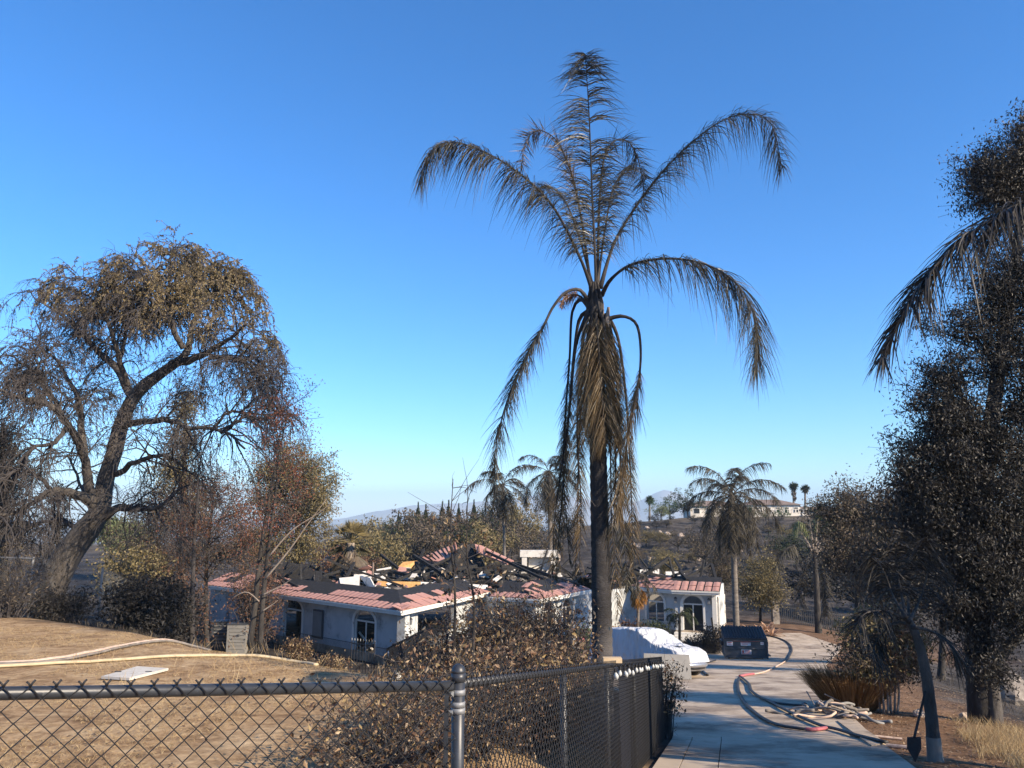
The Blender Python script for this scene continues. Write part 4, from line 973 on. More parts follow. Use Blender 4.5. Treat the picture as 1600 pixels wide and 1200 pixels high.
# --- the leaning pepper tree on the left
def pepper():
    Y0 = 26.0; base = onground(72, Y0); root = thing('pepper_tree', base, 'big leaning weeping pepper tree, half bare and scorched, at left', 'tree')
    P = lambda x, y, dy=0: at(x, y, Y0+dy)
    tr = [base-[0, 0, .3], P(82, 920), P(98, 880), P(126, 840), P(155, 800), P(165, 750), P(179, 705), P(189, 665), P(205, 627), P(225, 603), P(252, 583), P(277, 566)]
    seg = 60; TP = crom(tr, seg); rr = np.interp(np.linspace(0, 1, seg), [0, .08, .35, .45, .7, 1], [.62, .46, .40, .30, .24, .16])*(1+.12*fbm(np.linspace(0, 9, seg), np.zeros(seg))*2)
    MB().tubes(TP, rr, 14).build('trunk', M['barkgrey'], root, smooth=True)
    limbs = [
     ([(277,566,0),(310,560,-.5),(337,543,-1),(371,524,-1.5),(392,505,-2)], .15),
     ([(277,566,0),(290,545,.4),(300,505,1),(312,470,1.5),(316,445,2)], .14),
     ([(287,545,.3),(270,510,0),(245,485,-.5),(230,460,-1),(228,430,-1)], .11),
     ([(300,505,1),(330,470,1.5),(350,445,2),(360,425,2)], .08), ([(270,510,0),(262,460,.6),(266,415,1),(268,395,1)], .08),
     ([(330,557,-.8),(360,560,-1.5),(395,568,-2.2),(420,585,-2.8)], .08),
     ([(155,800,0),(140,775,-.4),(133,725,-.8),(124,700,-1.2),(105,667,-1.8),(80,643,-2.4),(50,635,-3),(18,625,-3.5),(-20,600,-4)], .18),
     ([(131,712,-.8),(130,667,-.4),(125,625,.2),(108,590,.8),(90,560,1.2),(70,540,1.5)], .13),
     ([(207,622,0),(184,580,.6),(160,553,1.2),(138,528,1.6),(115,505,2),(88,485,2.4),(60,470,2.6)], .16),
     ([(200,605,.2),(192,560,-.5),(180,510,-1.2),(166,475,-1.8),(156,450,-2.2)], .11),
     ([(184,580,.6),(200,520,1.4),(205,480,2),(198,455,2.4)], .08),
     ([(189,665,0),(228,663,-1),(267,661,-1.8),(297,674,-2.3),(337,674,-2.8),(364,684,-3.1),(385,705,-3.3)], .13),
     ([(345,676,-2.8),(368,655,-3),(390,650,-3.1),(410,655,-3.2)], .07), ([(330,674,-2.7),(355,645,-3),(380,640,-3),(400,655,-3)], .05),
     ([(182,741,0),(209,721,-.8),(250,707,-1.4),(275,712,-1.8),(300,735,-2)], .11),
     ([(166,806,0),(189,795,-.6),(216,799,-1),(250,792,-1.5),(287,761,-2)], .15),
     ([(138,782,-.4),(118,773,-1),(84,770,-1.8),(61,782,-2.3),(20,800,-3),(-15,805,-3.5)], .17),
     ([(105,667,-1.8),(80,690,-2.4),(50,700,-3),(25,725,-3.4)], .08), ([(100,660,-1.8),(70,610,-2.2),(40,580,-2.6),(15,560,-3)], .09),
     ([(84,770,-1.8),(60,740,-2.4),(35,735,-3),(5,750,-3.3)], .07), ([(126,840,0),(95,810,.6),(60,815,1),(20,840,1.4)], .10), ([(130,835,0),(140,800,.8),(118,740,1.6),(100,700,2)], .09)]
    LP = []
    for pts, r in limbs:
        Q = crom([P(*p) for p in pts], 26); Q[2:] += np.cumsum(rng.normal(0, .022, (24, 3)), 0)
        MB().tubes(Q, np.linspace(r, .03, 26), 9).build('limb', M['barkgrey' if r > .1 else 'twig'], root, smooth=True); LP.append(Q)
    # secondary, tertiary branches and hanging twigs
    st, dd = [], []
    for Q in LP:
        n = int(10+1.6*np.linalg.norm(np.diff(Q, axis=0), axis=1).sum()); i = rng.integers(6, 26, n); T = unit(np.gradient(Q, axis=0))[i]
        st.append(Q[i]); dd.append(T*.6+rng.normal(0, .7, (n, 3))+[0, 0, .10])
    st = np.concatenate(st); dd = np.concatenate(dd); n = len(st)
    def inside_crown(q):
        dp = q[:, 1]*CP+q[:, 2]*SP; x = 800+FPX*q[:, 0]/dp; y = 600-FPX*(q[:, 2]*CP-q[:, 1]*SP)/dp
        return y > np.interp(x, [-60, 60, 110, 200, 235, 265, 300, 360, 410, 440, 470], [470, 425, 398, 395, 362, 350, 362, 395, 450, 540, 640])+rng.normal(0, 5, len(x))
    S2 = grow_paths(st, dd, rng.uniform(.7, 1.9, n), 8, .28, .16); S2 = S2[inside_crown(S2[:, -1]) & inside_crown(S2[:, 4])]; n = len(S2); br = MB(); br.tubes(S2, np.linspace(.030, .010, 8)[None], 5)
    k = rng.integers(0, n, n*6); i = rng.integers(2, 8, n*6); s = S2[k, i]; d = unit(S2[k, i]-S2[k, i-1])+rng.normal(0, .6, (n*6, 3)); n3 = len(s)
    dp = s[:, 1]*CP+s[:, 2]*SP; sy = 600-FPX*(s[:, 2]*CP-s[:, 1]*SP)/dp; keep = rng.random(n3) > np.maximum(.66*sstep(600, 730, sy), .8*sstep(600, 650, sy)*sstep(300, 360, 800+FPX*s[:, 0]/dp)); s = s[keep]; d = d[keep]; n3 = len(s)
    S3 = grow_paths(s, d, rng.uniform(.5, 1.5, n3), 6, .55, .18); S3 = S3[inside_crown(S3[:, 3])]; n3 = len(S3); br.tubes(S3, np.linspace(.011, .005, 6)[None], 4)
    br.build('branches', M['twig'], root)
    n4 = n3*10; k = rng.integers(0, n3, n4); i = rng.integers(1, 6, n4); s = S3[k, i]; d = unit(S3[k, i]-S3[k, i-1])+rng.normal(0, .5, (n4, 3))-[0, 0, .3]
    S4 = grow_paths(s, d, rng.uniform(.3, 1.0, n4), 5, .9, .12); S4 = S4[inside_crown(S4[:, 2])]; n4 = len(S4); tw = MB(); tw.tubes(S4, np.linspace(.0075, .0045, 5)[None], 3, cap=False); tw.build('hanging_twigs', M['twig'], root)
    # leaves: tan and olive on the upper right crown, scorched elsewhere
    e = S4[:, -1]; dep = e[:, 1]*CP+e[:, 2]*SP; px = 800+FPX*e[:, 0]/dep; py = 600-FPX*(e[:, 2]*CP-e[:, 1]*SP)/dep
    live = (sstep(195, 250, px)*sstep(570, 450, py)+.35*sstep(150, 60, np.hypot(px-120, (py-450)*1.2))*sstep(520, 460, py))
    for lm, prob, m, sz in (('l_pepper', np.clip(live*1.1, 0, 1)*.95, 17, 1.15), ('l_pepperdark', np.clip(.45-.25*live, 0, 1)*sstep(760, 640, py)+.06, 8, .95)):
        sel = np.nonzero(rng.random(n4) < prob)[0]; a = np.repeat(sel, m); f = rng.uniform(0, 3.999, len(a)); j = f.astype(int); w_ = (f-j)[:, None]
        C = S4[a, j]*(1-w_)+S4[a, j+1]*w_; T = unit(S4[a, j+1]-S4[a, j]); D = T*.7+rng.normal(0, .5, C.shape)-[0, 0, .4]
        lb = MB(); lb.leaves(C+unit(D)*.04, D, rng.normal(0, 1, C.shape), .10*sz*rng.uniform(.6, 1.3, len(C)), .030*sz); lb.build('crown', M[lm], root)
pepper()

# --- trees behind the pepper tree and beside the left wing
g = onground(470, 62); leafy_tree('olive_tree', 'dense rounded olive-gold tree above the left end of the red roof', 'tree', g, [at(465, 850, 62), at(462, 740, 62)], .3,
    [pb(440, 735, 62, 42, 45, 90), pb(485, 745, 62, 42, 48, 100), pb(500, 790, 61, 30, 45, 70), pb(455, 800, 61, 50, 45, 90), pb(420, 770, 62, 30, 50, 60), pb(470, 850, 61, 45, 35, 60), pb(410, 845, 61, 40, 45, 60)], (.20, .085), ['l_gold', 'l_gold', 'l_gold', 'l_grey'], nper=60, csig=.42)
g = onground(285, 56); leafy_tree('olive_tree', 'narrow golden tree seen through the pepper tree branches', 'tree', g, [at(285, 850, 56), at(290, 640, 56)], .28,
    [pb(288, 635, 56, 18, 36, 45), pb(285, 690, 56, 28, 35, 60), pb(270, 740, 56, 40, 40, 70), pb(255, 800, 56, 45, 45, 80), pb(300, 790, 56, 40, 50, 70), pb(230, 850, 56, 55, 40, 70)], (.19, .08), ['l_gold', 'l_grey'], nper=48, csig=.40)
g = onground(325, 44); leafy_tree('scorched_tree', 'rust brown scorched tree at the left end of the house', 'tree', g, [at(322, 900, 44), at(335, 760, 44)], .16,
    [pb(330, 760, 44, 45, 50, 70), pb(370, 800, 44, 40, 50, 70), pb(310, 820, 44, 45, 50, 70), pb(350, 865, 43, 50, 40, 60), pb(290, 870, 43, 45, 45, 60), pb(390, 850, 43, 30, 40, 40)], (.13, .055), ['l_brown', 'l_brown', 'l_red', 'l_grey'], 'barkburnt', nper=36, csig=.42)
g = onground(300, 30); leafy_tree('bare_tree', 'slender bare purple-grey tree in front of the rust brown one', 'tree', g, [at(302, 880, 30), at(310, 760, 30)], .12,
    [pb(300, 800, 30, 50, 60, 70), pb(340, 840, 30, 45, 50, 60), pb(270, 850, 30, 45, 50, 50)], (.09, .03), 'l_brown', 'twig', nper=9, csig=.35)
g = onground(8, 36); leafy_tree('conifer', 'dark scorched conifer at the left edge of the picture', 'tree', g, [at(6, 850, 36), at(4, 660, 36)], .22,
    [pb(2, 690, 36, 35, 40, 60), pb(8, 740, 36, 40, 45, 80), pb(-20, 790, 36, 50, 50, 80), pb(20, 830, 36, 40, 45, 60)], (.16, .05), ['l_black', 'l_grey'], 'barkburnt', nper=50, csig=.35)
g = onground(90, 40); leafy_tree('conifer', 'narrow blackened conifer behind the pepper tree trunk', 'tree', g, [at(90, 870, 40), at(92, 760, 40)], .12,
    [pb(92, 775, 40, 14, 26, 26), pb(90, 820, 40, 22, 30, 36), pb(88, 865, 40, 26, 26, 36)], (.15, .05), 'l_black', 'barkburnt', nper=40, csig=.26)
for px, Y, label in ((172, 95, 'pale green round tree glimpsed far behind the pepper tree trunk'), (215, 105, 'second pale green tree far behind, right of the pepper tree trunk')):
    g = onground(px, Y); leafy_tree('shade_tree', label, 'tree', g, [g+[0, 0, 2], g+[0, 0, 3.5]], .2, [(g+np.array([rng.uniform(-2.5, 2.5), rng.uniform(-1, 1), rng.uniform(2.5, 5)]), (1.9, 1.7, 1.4), 34) for _ in range(6)], (.34, .16), 'l_palegreen', nper=36, csig=.5)
def shrub(px, Y, w, h, label, lm, leaf=(.09, .04), nper=30, n=5, clumps=26, csig=.16, bark='twig', name='shrub', cat='shrub', group=None, base=None, stems=6):
    g = onground(px, Y) if base is None else np.asarray(base, float); root = thing(name, g, label, cat, group)
    br, lbs = MB(), MB()
    C = g+np.stack([rng.uniform(-w/2, w/2, n*clumps), rng.uniform(-w/2.4, w/2.4, n*clumps), rng.beta(2, 1.4, n*clumps)*h], 1)
    q = np.hypot((C[:, 0]-g[0])/(w/2), (C[:, 2]-g[2]-h*.5)/(h*.52)); C = C[q < 1.05+.25*rng.random(len(C))]
    a = g+np.stack([rng.normal(0, w*.10, len(C)), rng.normal(0, w*.08, len(C)), np.zeros(len(C))-.05], 1)
    br.tubes(np.stack([a, a*.65+C*.35+[0, 0, h*.10], a*.3+C*.7+[0, 0, h*.08], C], 1), np.array([[.016, .011, .007, .004]])*max(.6, h/1.6), 4)
    tE = C[rng.integers(0, len(C), 3*len(C))]; tw = tE+rng.normal(0, csig*1.5, tE.shape)+[0, 0, csig*.6]; br.tubes(np.stack([tE, (tE+tw)/2+rng.normal(0, .02, tE.shape), tw], 1), np.array([[.004, .003, .002]])*max(.7, h/1.6), 3, cap=False)
    Lc = (C[:, None]+rng.normal(0, csig, (len(C), nper, 3))).reshape(-1, 3); Lc[:, 2] = np.maximum(Lc[:, 2], g[2]+.03)
    s = rng.uniform(.4, 1.5, len(Lc)); lbs.leaves(Lc, rng.normal(0, 1, Lc.shape)-[0, 0, .5], rng.normal(0, 1, Lc.shape), leaf[0]*s, leaf[1]*s)
    br.build('stems', M[bark], root); lbs.build('foliage', M[lm], root); return root
shrub(222, 25.5, 1.9, 1.6, 'blackened shrub beyond the crest of the lawn', 'l_black', (.12, .06), 40, clumps=30, csig=.22)
shrub(258, 30, 2.0, 2.2, 'dark brown shrub behind the blackened one', 'l_black', (.14, .06), 34, clumps=30, csig=.26)
shrub(92, 24.6, 1.6, .8, 'charred low bush at the foot of the pepper tree', 'l_black', (.10, .04), 24, csig=.18)
shrub(8, 23.6, 2.0, 1.6, 'tangle of scorched canes by the left fence post', 'l_grey', (.10, .025), 14, csig=.2)
shrub(205, 42, 3.5, 2.6, 'tan leafed shrub seen under the pepper tree', 'l_gold', (.16, .08), 34, clumps=28, csig=.3)
shrub(268, 40, 3.0, 3.4, 'brown shrub left of the house end wall', 'l_brown', (.13, .06), 30, clumps=26, csig=.3)
shrub(395, 50, 3.0, 4.6, 'brown bush against the left wing roof edge', 'l_brown', (.14, .06), 30, clumps=30, csig=.32)
# twin saplings at the lawn edge with pale dead branches
def sapling():
    Y = 19.0; g = onground(398, Y); root = thing('twin_sapling', g, 'pair of slim scorched trunks at the lawn edge in front of the left wing', 'tree')
    P = lambda x, y, dy=0: at(x, y, Y+dy)
    for pts, r in (([(390, 1010), (397, 960), (403, 900), (412, 830), (424, 760), (440, 690), (450, 640)], .075), ([(406, 1010), (409, 960), (414, 905), (420, 850), (428, 790), (433, 740), (430, 690)], .07)):
        MB().tubes(crom([P(*p) for p in pts], 24), np.linspace(r, .012, 24), 8).build('trunk', M['barkburnt'], root, smooth=True)
    for pts in ([(414, 905), (450, 862), (480, 820), (510, 780)], [(420, 870), (455, 830), (500, 800), (530, 775)]):
        MB().tubes(crom([P(*p, -.4) for p in pts], 12), np.linspace(.025, .006, 12), 6).build('dead_branch', M['barkpale'], root, smooth=True)
    for pts in ([(410, 955), (425, 945), (434, 938)], [(405, 940), (385, 925), (362, 935)], [(410, 930), (440, 915), (455, 905)]):
        MB().tubes(crom([P(*p, -.3) for p in pts], 8), np.linspace(.02, .006, 8), 6).build('dead_branch', M['barkpale'], root, smooth=True)
    st = np.array([P(403+rng.uniform(0, 40), rng.uniform(640, 880)) for _ in range(70)]); st[:, 0] = np.interp(st[:, 2], [P(403, 900)[2], P(450, 640)[2]], [P(408, 900)[0], P(442, 640)[0]])
    S = grow_paths(st, rng.normal(0, .6, (70, 3))+[0, 0, .7], rng.uniform(.5, 1.2, 70), 6, .05, .15); br = MB(); br.tubes(S, np.linspace(.010, .003, 6)[None], 4)
    k = rng.integers(0, 70, 300); i = rng.integers(2, 6, 300); S2 = grow_paths(S[k, i], rng.normal(0, .7, (300, 3))+[0, 0, .4], rng.uniform(.2, .6, 300), 4, .05, .15); br.tubes(S2, np.linspace(.004, .0025, 4)[None], 3, cap=False); br.build('twigs', M['twig'], root)
    C = S2[:, -1]; C = (C[:, None]+rng.normal(0, .10, (300, 11, 3))).reshape(-1, 3)
    lb = MB(); lb.leaves(C, rng.normal(0, 1, C.shape)-[0, 0, .5], rng.normal(0, 1, C.shape), .06, .03); lb.build('crown', M['l_red'], root)
sapling()

# --- burnt hedge row behind the driveway fence: separate bushes
hedge = [(600, 6.6, 1.0, 1105, 'low dry hedge bush at the left end of the hedge by the near fence'), (660, 7.6, 1.1, 1070, 'dry hedge bush with cream leaves left of the corner post'), (722, 8.4, 1.4, 1035, 'dry hedge bush directly behind the corner post'),
         (800, 9.4, 1.5, 1010, 'dry hedge bush just right of the corner post'), (856, 10.6, 1.2, 1005, 'brown hedge bush behind the middle of the driveway fence'),
         (668, 12.4, 1.0, 1030, 'dry hedge bush in front of the garden urn'), (705, 12.0, 1.3, 985, 'tall dry hedge bush in front of the open porch'), (765, 12.3, 1.7, 955, 'tall brown hedge bush in front of the house bay'), (828, 12.8, 1.7, 935, 'tallest brown hedge bush between bay and palm'), (868, 13.3, 1.3, 965, 'dry hedge bush beside the big palm trunk')]
for px, Y, wd, top, lab in hedge:
    g = onground(px, Y); ht = at(px, top, Y)[2]-g[2]; k = 1.0 if Y < 9 else 1.25
    shrub(px, Y, wd, ht, lab, 'l_hedge', (.050*k, .025*k), 13 if Y < 11.5 else 11, 6, int((19 if Y < 11.5 else 12)*wd*ht+8), .12 if Y < 11.5 else .15, 'twig', 'hedge_bush', 'bush', 'burnt hedge along the driveway fence')
def hedge_sapling(px, Y, top, label, sway):
    g = onground(px, Y); root = thing('burnt_sapling', g, label, 'sapling'); t = at(px+sway, top, Y); T = crom([g, g*.6+t*.4+rng.normal(0, .05, 3), g*.3+t*.7+rng.normal(0, .06, 3), t], 16)
    MB().tubes(T, np.linspace(.028, .004, 16), 6).build('trunk', M['barkburnt'], root)
    n = 26; i = rng.integers(6, 15, n); S = grow_paths(T[i], rng.normal(0, .5, (n, 3))+[0, 0, .5], rng.uniform(.3, .8, n), 5, .05, .12); br = MB(); br.tubes(S, np.linspace(.006, .002, 5)[None], 3); br.build('twigs', M['twig'], root)
    C = (S[:, -1][:, None]+rng.normal(0, .07, (n, 7, 3))).reshape(-1, 3); C = C[C[:, 2] < t[2]-.55]; lb = MB(); lb.leaves(C, rng.normal(0, 1, C.shape)-[0, 0, .8], rng.normal(0, 1, C.shape), .085, .038); lb.build('crown', M['l_hedge'], root)
hedge_sapling(706, 11.6, 748, 'thin tall burnt sapling rising through the hedge, left of the two', 2)
hedge_sapling(735, 11.2, 770, 'thin tall burnt sapling rising through the hedge, right of the two', -4)
shrub(1040, 13.2, .5, 1.1, 'leafy dry twigs poking round the far end of the driveway fence', 'l_hedge', (.06, .03), 12, 3, 26, .09)

# --- right-hand trees
def gum():
    Y = 16.5; g = onground(1538, Y)
    bl = [pb(1608, 235, Y, 59, 63, 81), pb(1568, 275, Y, 68, 54, 81), pb(1548, 300, Y, 48, 42, 40), pb(1643, 225, Y, 71, 75, 67), pb(1608, 320, Y+.4, 71, 51, 67), pb(1593, 420, Y, 68, 63, 67), pb(1553, 450, Y, 65, 45, 48), pb(1618, 500, Y, 71, 75, 81), pb(1508, 505, Y, 59, 39, 35), pb(1568, 560, Y, 71, 54, 62), pb(1482, 585, Y, 48, 39, 35),
          pb(1464, 640, Y, 51, 45, 48), pb(1502, 650, Y, 56, 45, 48), pb(1608, 640, Y, 65, 66, 81), pb(1474, 700, Y, 68, 45, 67), pb(1538, 690, Y, 62, 45, 59), pb(1439, 745, Y, 51, 45, 48), pb(1502, 750, Y, 71, 51, 81), pb(1598, 735, Y, 68, 60, 75), pb(1434, 800, Y+.5, 48, 48, 40), pb(1472, 815, Y, 68, 48, 67), pb(1548, 800, Y, 73, 57, 89), pb(1512, 870, Y, 73, 54, 75), pb(1593, 860, Y, 71, 60, 81), pb(1548, 930, Y-.3, 71, 45, 59), pb(1497, 935, Y, 56, 45, 45), pb(1538, 1030, Y-.4, 48, 45, 29), pb(1603, 960, Y-.5, 53, 45, 45)]
    r = leafy_tree('gum_tree', 'huge dark scorched gum tree filling the right edge', 'tree', g, [at(1530, 1050, Y), at(1525, 960, Y), at(1530, 850, Y), at(1550, 650, Y), at(1585, 420, Y), at(1605, 260, Y)], .23, bl, (.085, .029), 'l_euc', 'barkburnt', nper=82, csig=.19, droop=.5, limb_r=.3)
    MB().tubes(crom([at(1532, 1085, Y), at(1560, 1030, Y), at(1585, 1000, Y), at(1610, 975, Y), at(1625, 930, Y)], 16), np.linspace(.16, .06, 16), 9).build('limb', M['barkburnt'], r, smooth=True)
    MB().tubes(crom([onground(1556, Y-.25), at(1551, 1080, Y-.2), at(1540, 1000, Y-.1), at(1535, 920, Y)], 14), np.linspace(.15, .08, 14), 9).build('stem', M['barkgrey'], r, smooth=True)
gum()
for px, Y, topy, bl, lab, lms in (
    (1335, 40, 800, [(1330, 790, 45, 35), (1300, 800, 35, 30), (1360, 815, 45, 45), (1320, 845, 45, 35), (1380, 860, 40, 40), (1345, 890, 40, 30), (1300, 870, 25, 30)], 'grey-brown gum tree with flat top behind the drive bend', ['l_grey', 'l_grey', 'l_euc']),
    (1400, 30, 830, [(1385, 850, 40, 45), (1415, 880, 45, 45), (1380, 910, 35, 35), (1430, 930, 40, 35), (1400, 790, 45, 40), (1440, 850, 45, 50)], 'scorched tree with curved dark limbs between the drive bend and the gum tree', ['l_grey', 'l_euc']),
    (1470, 36, 830, [(1460, 900, 50, 40), (1500, 930, 45, 40), (1450, 850, 45, 45), (1520, 860, 40, 40)], 'dim brown tree in the shade left of the big gum trunk', ['l_euc', 'l_brown'])):
    g = onground(px, Y); leafy_tree('gum_tree', lab, 'tree', g, [at(px+4, 930, Y), at(px, topy+40, Y)], .17, [pb(a, b, Y+rng.uniform(-1, 1), c, d, int(70*(c*d)/1600)) for a, b, c, d in bl], (.15, .06), lms, 'barkburnt', nper=44, csig=.34)
def shade_gum():
    g = np.array([10.4, 7.3, hz(10.4, 7.3)]); z = lambda x, y, h: np.array([x, y+2.1, g[2]+h])
    bl = [(z(9.6, 5.6, 4.6), (1.2, 1.3, .9), 50), (z(11.0, 4.4, 5.2), (1.3, 1.3, 1.0), 50), (z(10.2, 6.6, 4.9), (1.0, 1.2, .7), 40), (z(9.4, 4.2, 4.2), (1.1, 1.0, .7), 36), (z(11.4, 6.0, 5.8), (1.1, 1.2, .8), 40), (z(9.8, 7.6, 5.4), (.8, .9, .5), 22), (z(8.6, 4.4, 3.6), (1.2, 1.2, .6), 40), (z(9.0, 6.2, 3.9), (1.2, 1.0, .6), 34), (z(11.5, 7.4, 5.0), (1.2, 1.2, .7), 34)]
    leafy_tree('gum_tree', 'gum tree outside the right edge casting streaked shade on the near drive', 'tree', g, [z(10.4, 5.2, 2), z(10.3, 5.3, 4)], .2, bl, (.13, .05), 'l_euc', 'barkburnt', nper=60, csig=.3, droop=.5)
shade_gum()
# multi-stem olive bush by the drive
def stem_bush():
    Y = 17.0; g = onground(1388, Y); bl = [pb(1350, 985, Y, 40, 30, 50), pb(1395, 975, Y, 40, 32, 50), pb(1340, 1020, Y, 30, 28, 40), pb(1420, 1010, Y, 28, 32, 40), pb(1380, 1020, Y, 40, 30, 50), pb(1410, 1045, Y, 28, 22, 24), pb(1360, 1045, Y, 28, 22, 24)]
    r = leafy_tree('multi_stem_bush', 'sunlit olive brown multi-stemmed bush on the verge beside the drive', 'bush', g, [at(1386, 1080, Y), at(1380, 1020, Y)], .03, bl, (.085, .036), ['l_gold', 'l_hedge', 'l_grey'], 'barkpale', nper=30, csig=.16, limb_r=.5)
    for dx, tx, ty in ((-12, 1345, 1000), (-6, 1365, 985), (4, 1400, 985), (10, 1420, 1005), (14, 1395, 1010), (0, 1375, 1000)):
        MB().tubes(crom([onground(1388+dx, Y+rng.uniform(-.15, .15)), at(1386+dx*1.3, 1075, Y), at(tx*.6+.4*1388, ty*.6+.4*1060, Y), at(tx, ty, Y)], 12), np.linspace(.026, .008, 12), 7).build('stem', M['barkpale'], r, smooth=True)
stem_bush()
# slim leaning tree with pale painted foot and a black prop
def lean_tree():
    Y = 10.6; g = onground(1462, Y); root = thing('leaning_tree', g, 'slim leaning palm stem with whitened foot and burnt dark top beside the drive', 'tree'); P = lambda x, y: at(x, y, Y)
    T = crom([g-[0, 0, .1], P(1458, 1150), P(1453, 1100), P(1448, 1060), P(1440, 1020), P(1428, 985), P(1414, 960)], 40); MB().tubes(T, np.interp(np.linspace(0, 1, 40), [0, .1, .6, 1], [.11, .085, .066, .045])*(1+.03*np.sin(np.arange(40)*1.7)), 12).build('trunk', M['barkgrey'], root, smooth=True)
    MB().tubes(T[1:9], np.interp(np.linspace(0, .22, 8), [0, .1, .6], [.115, .090, .07])+.003, 12, cap=False).build('whitened_foot', M['barkpale'], root, smooth=True)
    for pts in ([(1416, 965), (1395, 930), (1380, 890), (1360, 870)], [(1416, 965), (1405, 910), (1400, 860), (1412, 830)], [(1418, 968), (1380, 955), (1350, 960), (1330, 990)], [(1420, 972), (1440, 930), (1452, 880), (1448, 840)], [(1420, 975), (1395, 975), (1370, 1000), (1362, 1030)], [(1424, 980), (1450, 985), (1480, 1000), (1495, 1030)], [(1420, 970), (1420, 920), (1428, 870), (1445, 845)]):
        build_frond(root, [at(*p, Y+rng.uniform(-.5, .5)) for p in pts], M['l_black'], M['barkburnt'], t0=.3, Lm=.38, n=70, droop=.8, wd=.014, r0=.02, seg=20)
lean_tree()
def prop_tool():
    Y = 10.3; b = onground(1432, Y); t = at(1446, 1080, Y+.2); root = thing('shovel', b, 'dark long handled shovel leaning against the whitened tree stem', 'shovel')
    MB().tubes([b+[0, 0, .32], t], .016, 8).build('handle', M['barkburnt'], root)
    mb = MB(); c = b+np.array([0, 0, .18]); V = [[-.085, 0, .14], [.085, 0, .14], [.09, .02, 0], [0, .02, -.16], [-.09, .02, 0]]; mb.prism(np.array(V)+c, (0, .012, 0)); mb.build('blade', M['blacksteel'], root)
prop_tool()
# grass clump and golden grass
def grass_clump(px, Y, w, h, n, label):
    g = onground(px, Y); mb = MB(); a = rng.uniform(0, 6.28, n); s = np.sqrt(rng.random(n))*w*.32; b = g+np.stack([np.cos(a)*s, np.sin(a)*s, np.zeros(n)], 1)
    b[:, 2] = height(b[:, 0], b[:, 1])
    d = np.stack([np.cos(a)*s*1.1, np.sin(a)*s*1.1, np.full(n, h)], 1)+rng.normal(0, .10*h, (n, 3)); 
    P = np.stack([b, b+d*.5, b+d*.85+np.stack([np.cos(a), np.sin(a), np.zeros(n)], 1)*.05, b+d*rng.uniform(.9, 1.1, (n, 1))+np.stack([np.cos(a), np.sin(a), -np.ones(n)], 1)*.09*h], 1)
    mb.tubes(P, np.array([[.004, .0035, .003, .001]]), 3, cap=False); o = mb.build('ornamental_grass', M['l_brownstraw'], origin=g); tag(o, label, 'grass clump')
M['l_brownstraw'] = L_('brown_grass', [(.16,.085,.035),(.28,.16,.07),(.36,.23,.11),(.11,.06,.03)], .3)
grass_clump(1330, 17.6, 1.5, .78, 2600, 'rounded clump of rusty brown ornamental grass at the drive edge')
def scatter(name, label, cat, xy, L, W, lm, tilt, origin=None):
    n = len(xy); z = height(xy[:, 0], xy[:, 1]); C = np.stack([xy[:, 0], xy[:, 1], z+tilt*L*.45+.008], 1)
    D = rng.normal(0, 1, (n, 3)); D[:, 2] = tilt*2.2+.05*D[:, 2]; mb = MB(); N = rng.normal(0, 1, (n, 3)) if tilt > .1 else np.array([0, 0, 1.])+rng.normal(0, .3, (n, 3))
    mb.leaves(C, D, N, L*rng.uniform(.5, 1.3, n), W*rng.uniform(.7, 1.2, n)); o = mb.build(name, M[lm]); tag(o, label, cat, kind='stuff')
def pick(n, f, x0, x1, y0, y1):
    out = []
    while sum(map(len, out)) < n:
        p = np.stack([rng.uniform(x0, x1, 4*n), y0+(y1-y0)*rng.random(4*n)**1.6], 1); out.append(p[f(p[:, 0], p[:, 1])])
    return np.concatenate(out)[:n]
onlawn = lambda x, y: (masks(x, y)[0] < .3) & (x < XL(y)-.5) & (fbm(x*.8, y*.8) > -.08)
scatter('dry_grass', 'short dry straw scattered over the brown lawn', 'grass', pick(85000, onlawn, -14, 2, 4, 20), .06, .004, 'l_straw', .35)
scatter('dry_grass', 'taller straw stalks standing on the lawn edge', 'grass', pick(450, lambda x, y: onlawn(x, y) & (masks(x, y)[0] > -4), -9, 2, 6, 16), .34, .006, 'l_straw', 1.0)
scatter('leaf_litter', 'dead leaves lying over the brown lawn', 'leaves', pick(7000, onlawn, -14, 2, 3, 22), .05, .024, 'l_litter', .0)
onverge = lambda x, y: (x > XR(y)+.05) & (x < XR(y)+4.5)
scatter('leaf_litter', 'dead leaves lying on the reddish verge', 'leaves', pick(9000, onverge, 3, 16, 8, 34), .055, .026, 'l_litter', .0)
scatter('golden_grass', 'golden dry grass on the bank at the lower right corner', 'grass', pick(15000, lambda x, y: (x > XR(y)+1.5+.5*fbm(x*.9, y*.9)*4) & (x < XR(y)+4.6) & (fbm(x*1.1, y*1.1) > -.1), 4, 13, 7.5, 15.5), .30, .007, 'l_straw', .75)
scatter('burnt_stubble', 'charred stubble and stalks on the burnt slope at right', 'stubble', pick(9000, lambda x, y: (x > XR(y)+4), 8, 34, 12, 55), .30, .010, 'l_grey', .8)
scatter('burnt_stubble', 'charred stubble on the slope beyond the lawn at left', 'stubble', pick(5000, lambda x, y: masks(x, y)[0] > 1, -26, -6, 20, 42), .22, .010, 'l_grey', .8)
scatter('leaf_litter', 'few dead leaves blown over the concrete drive', 'leaves', pick(260, lambda x, y: (x > XL(y)+.1) & (x < XR(y)-.1), 1, 12, 8, 34)*1.0, .05, .025, 'l_litter', .0)
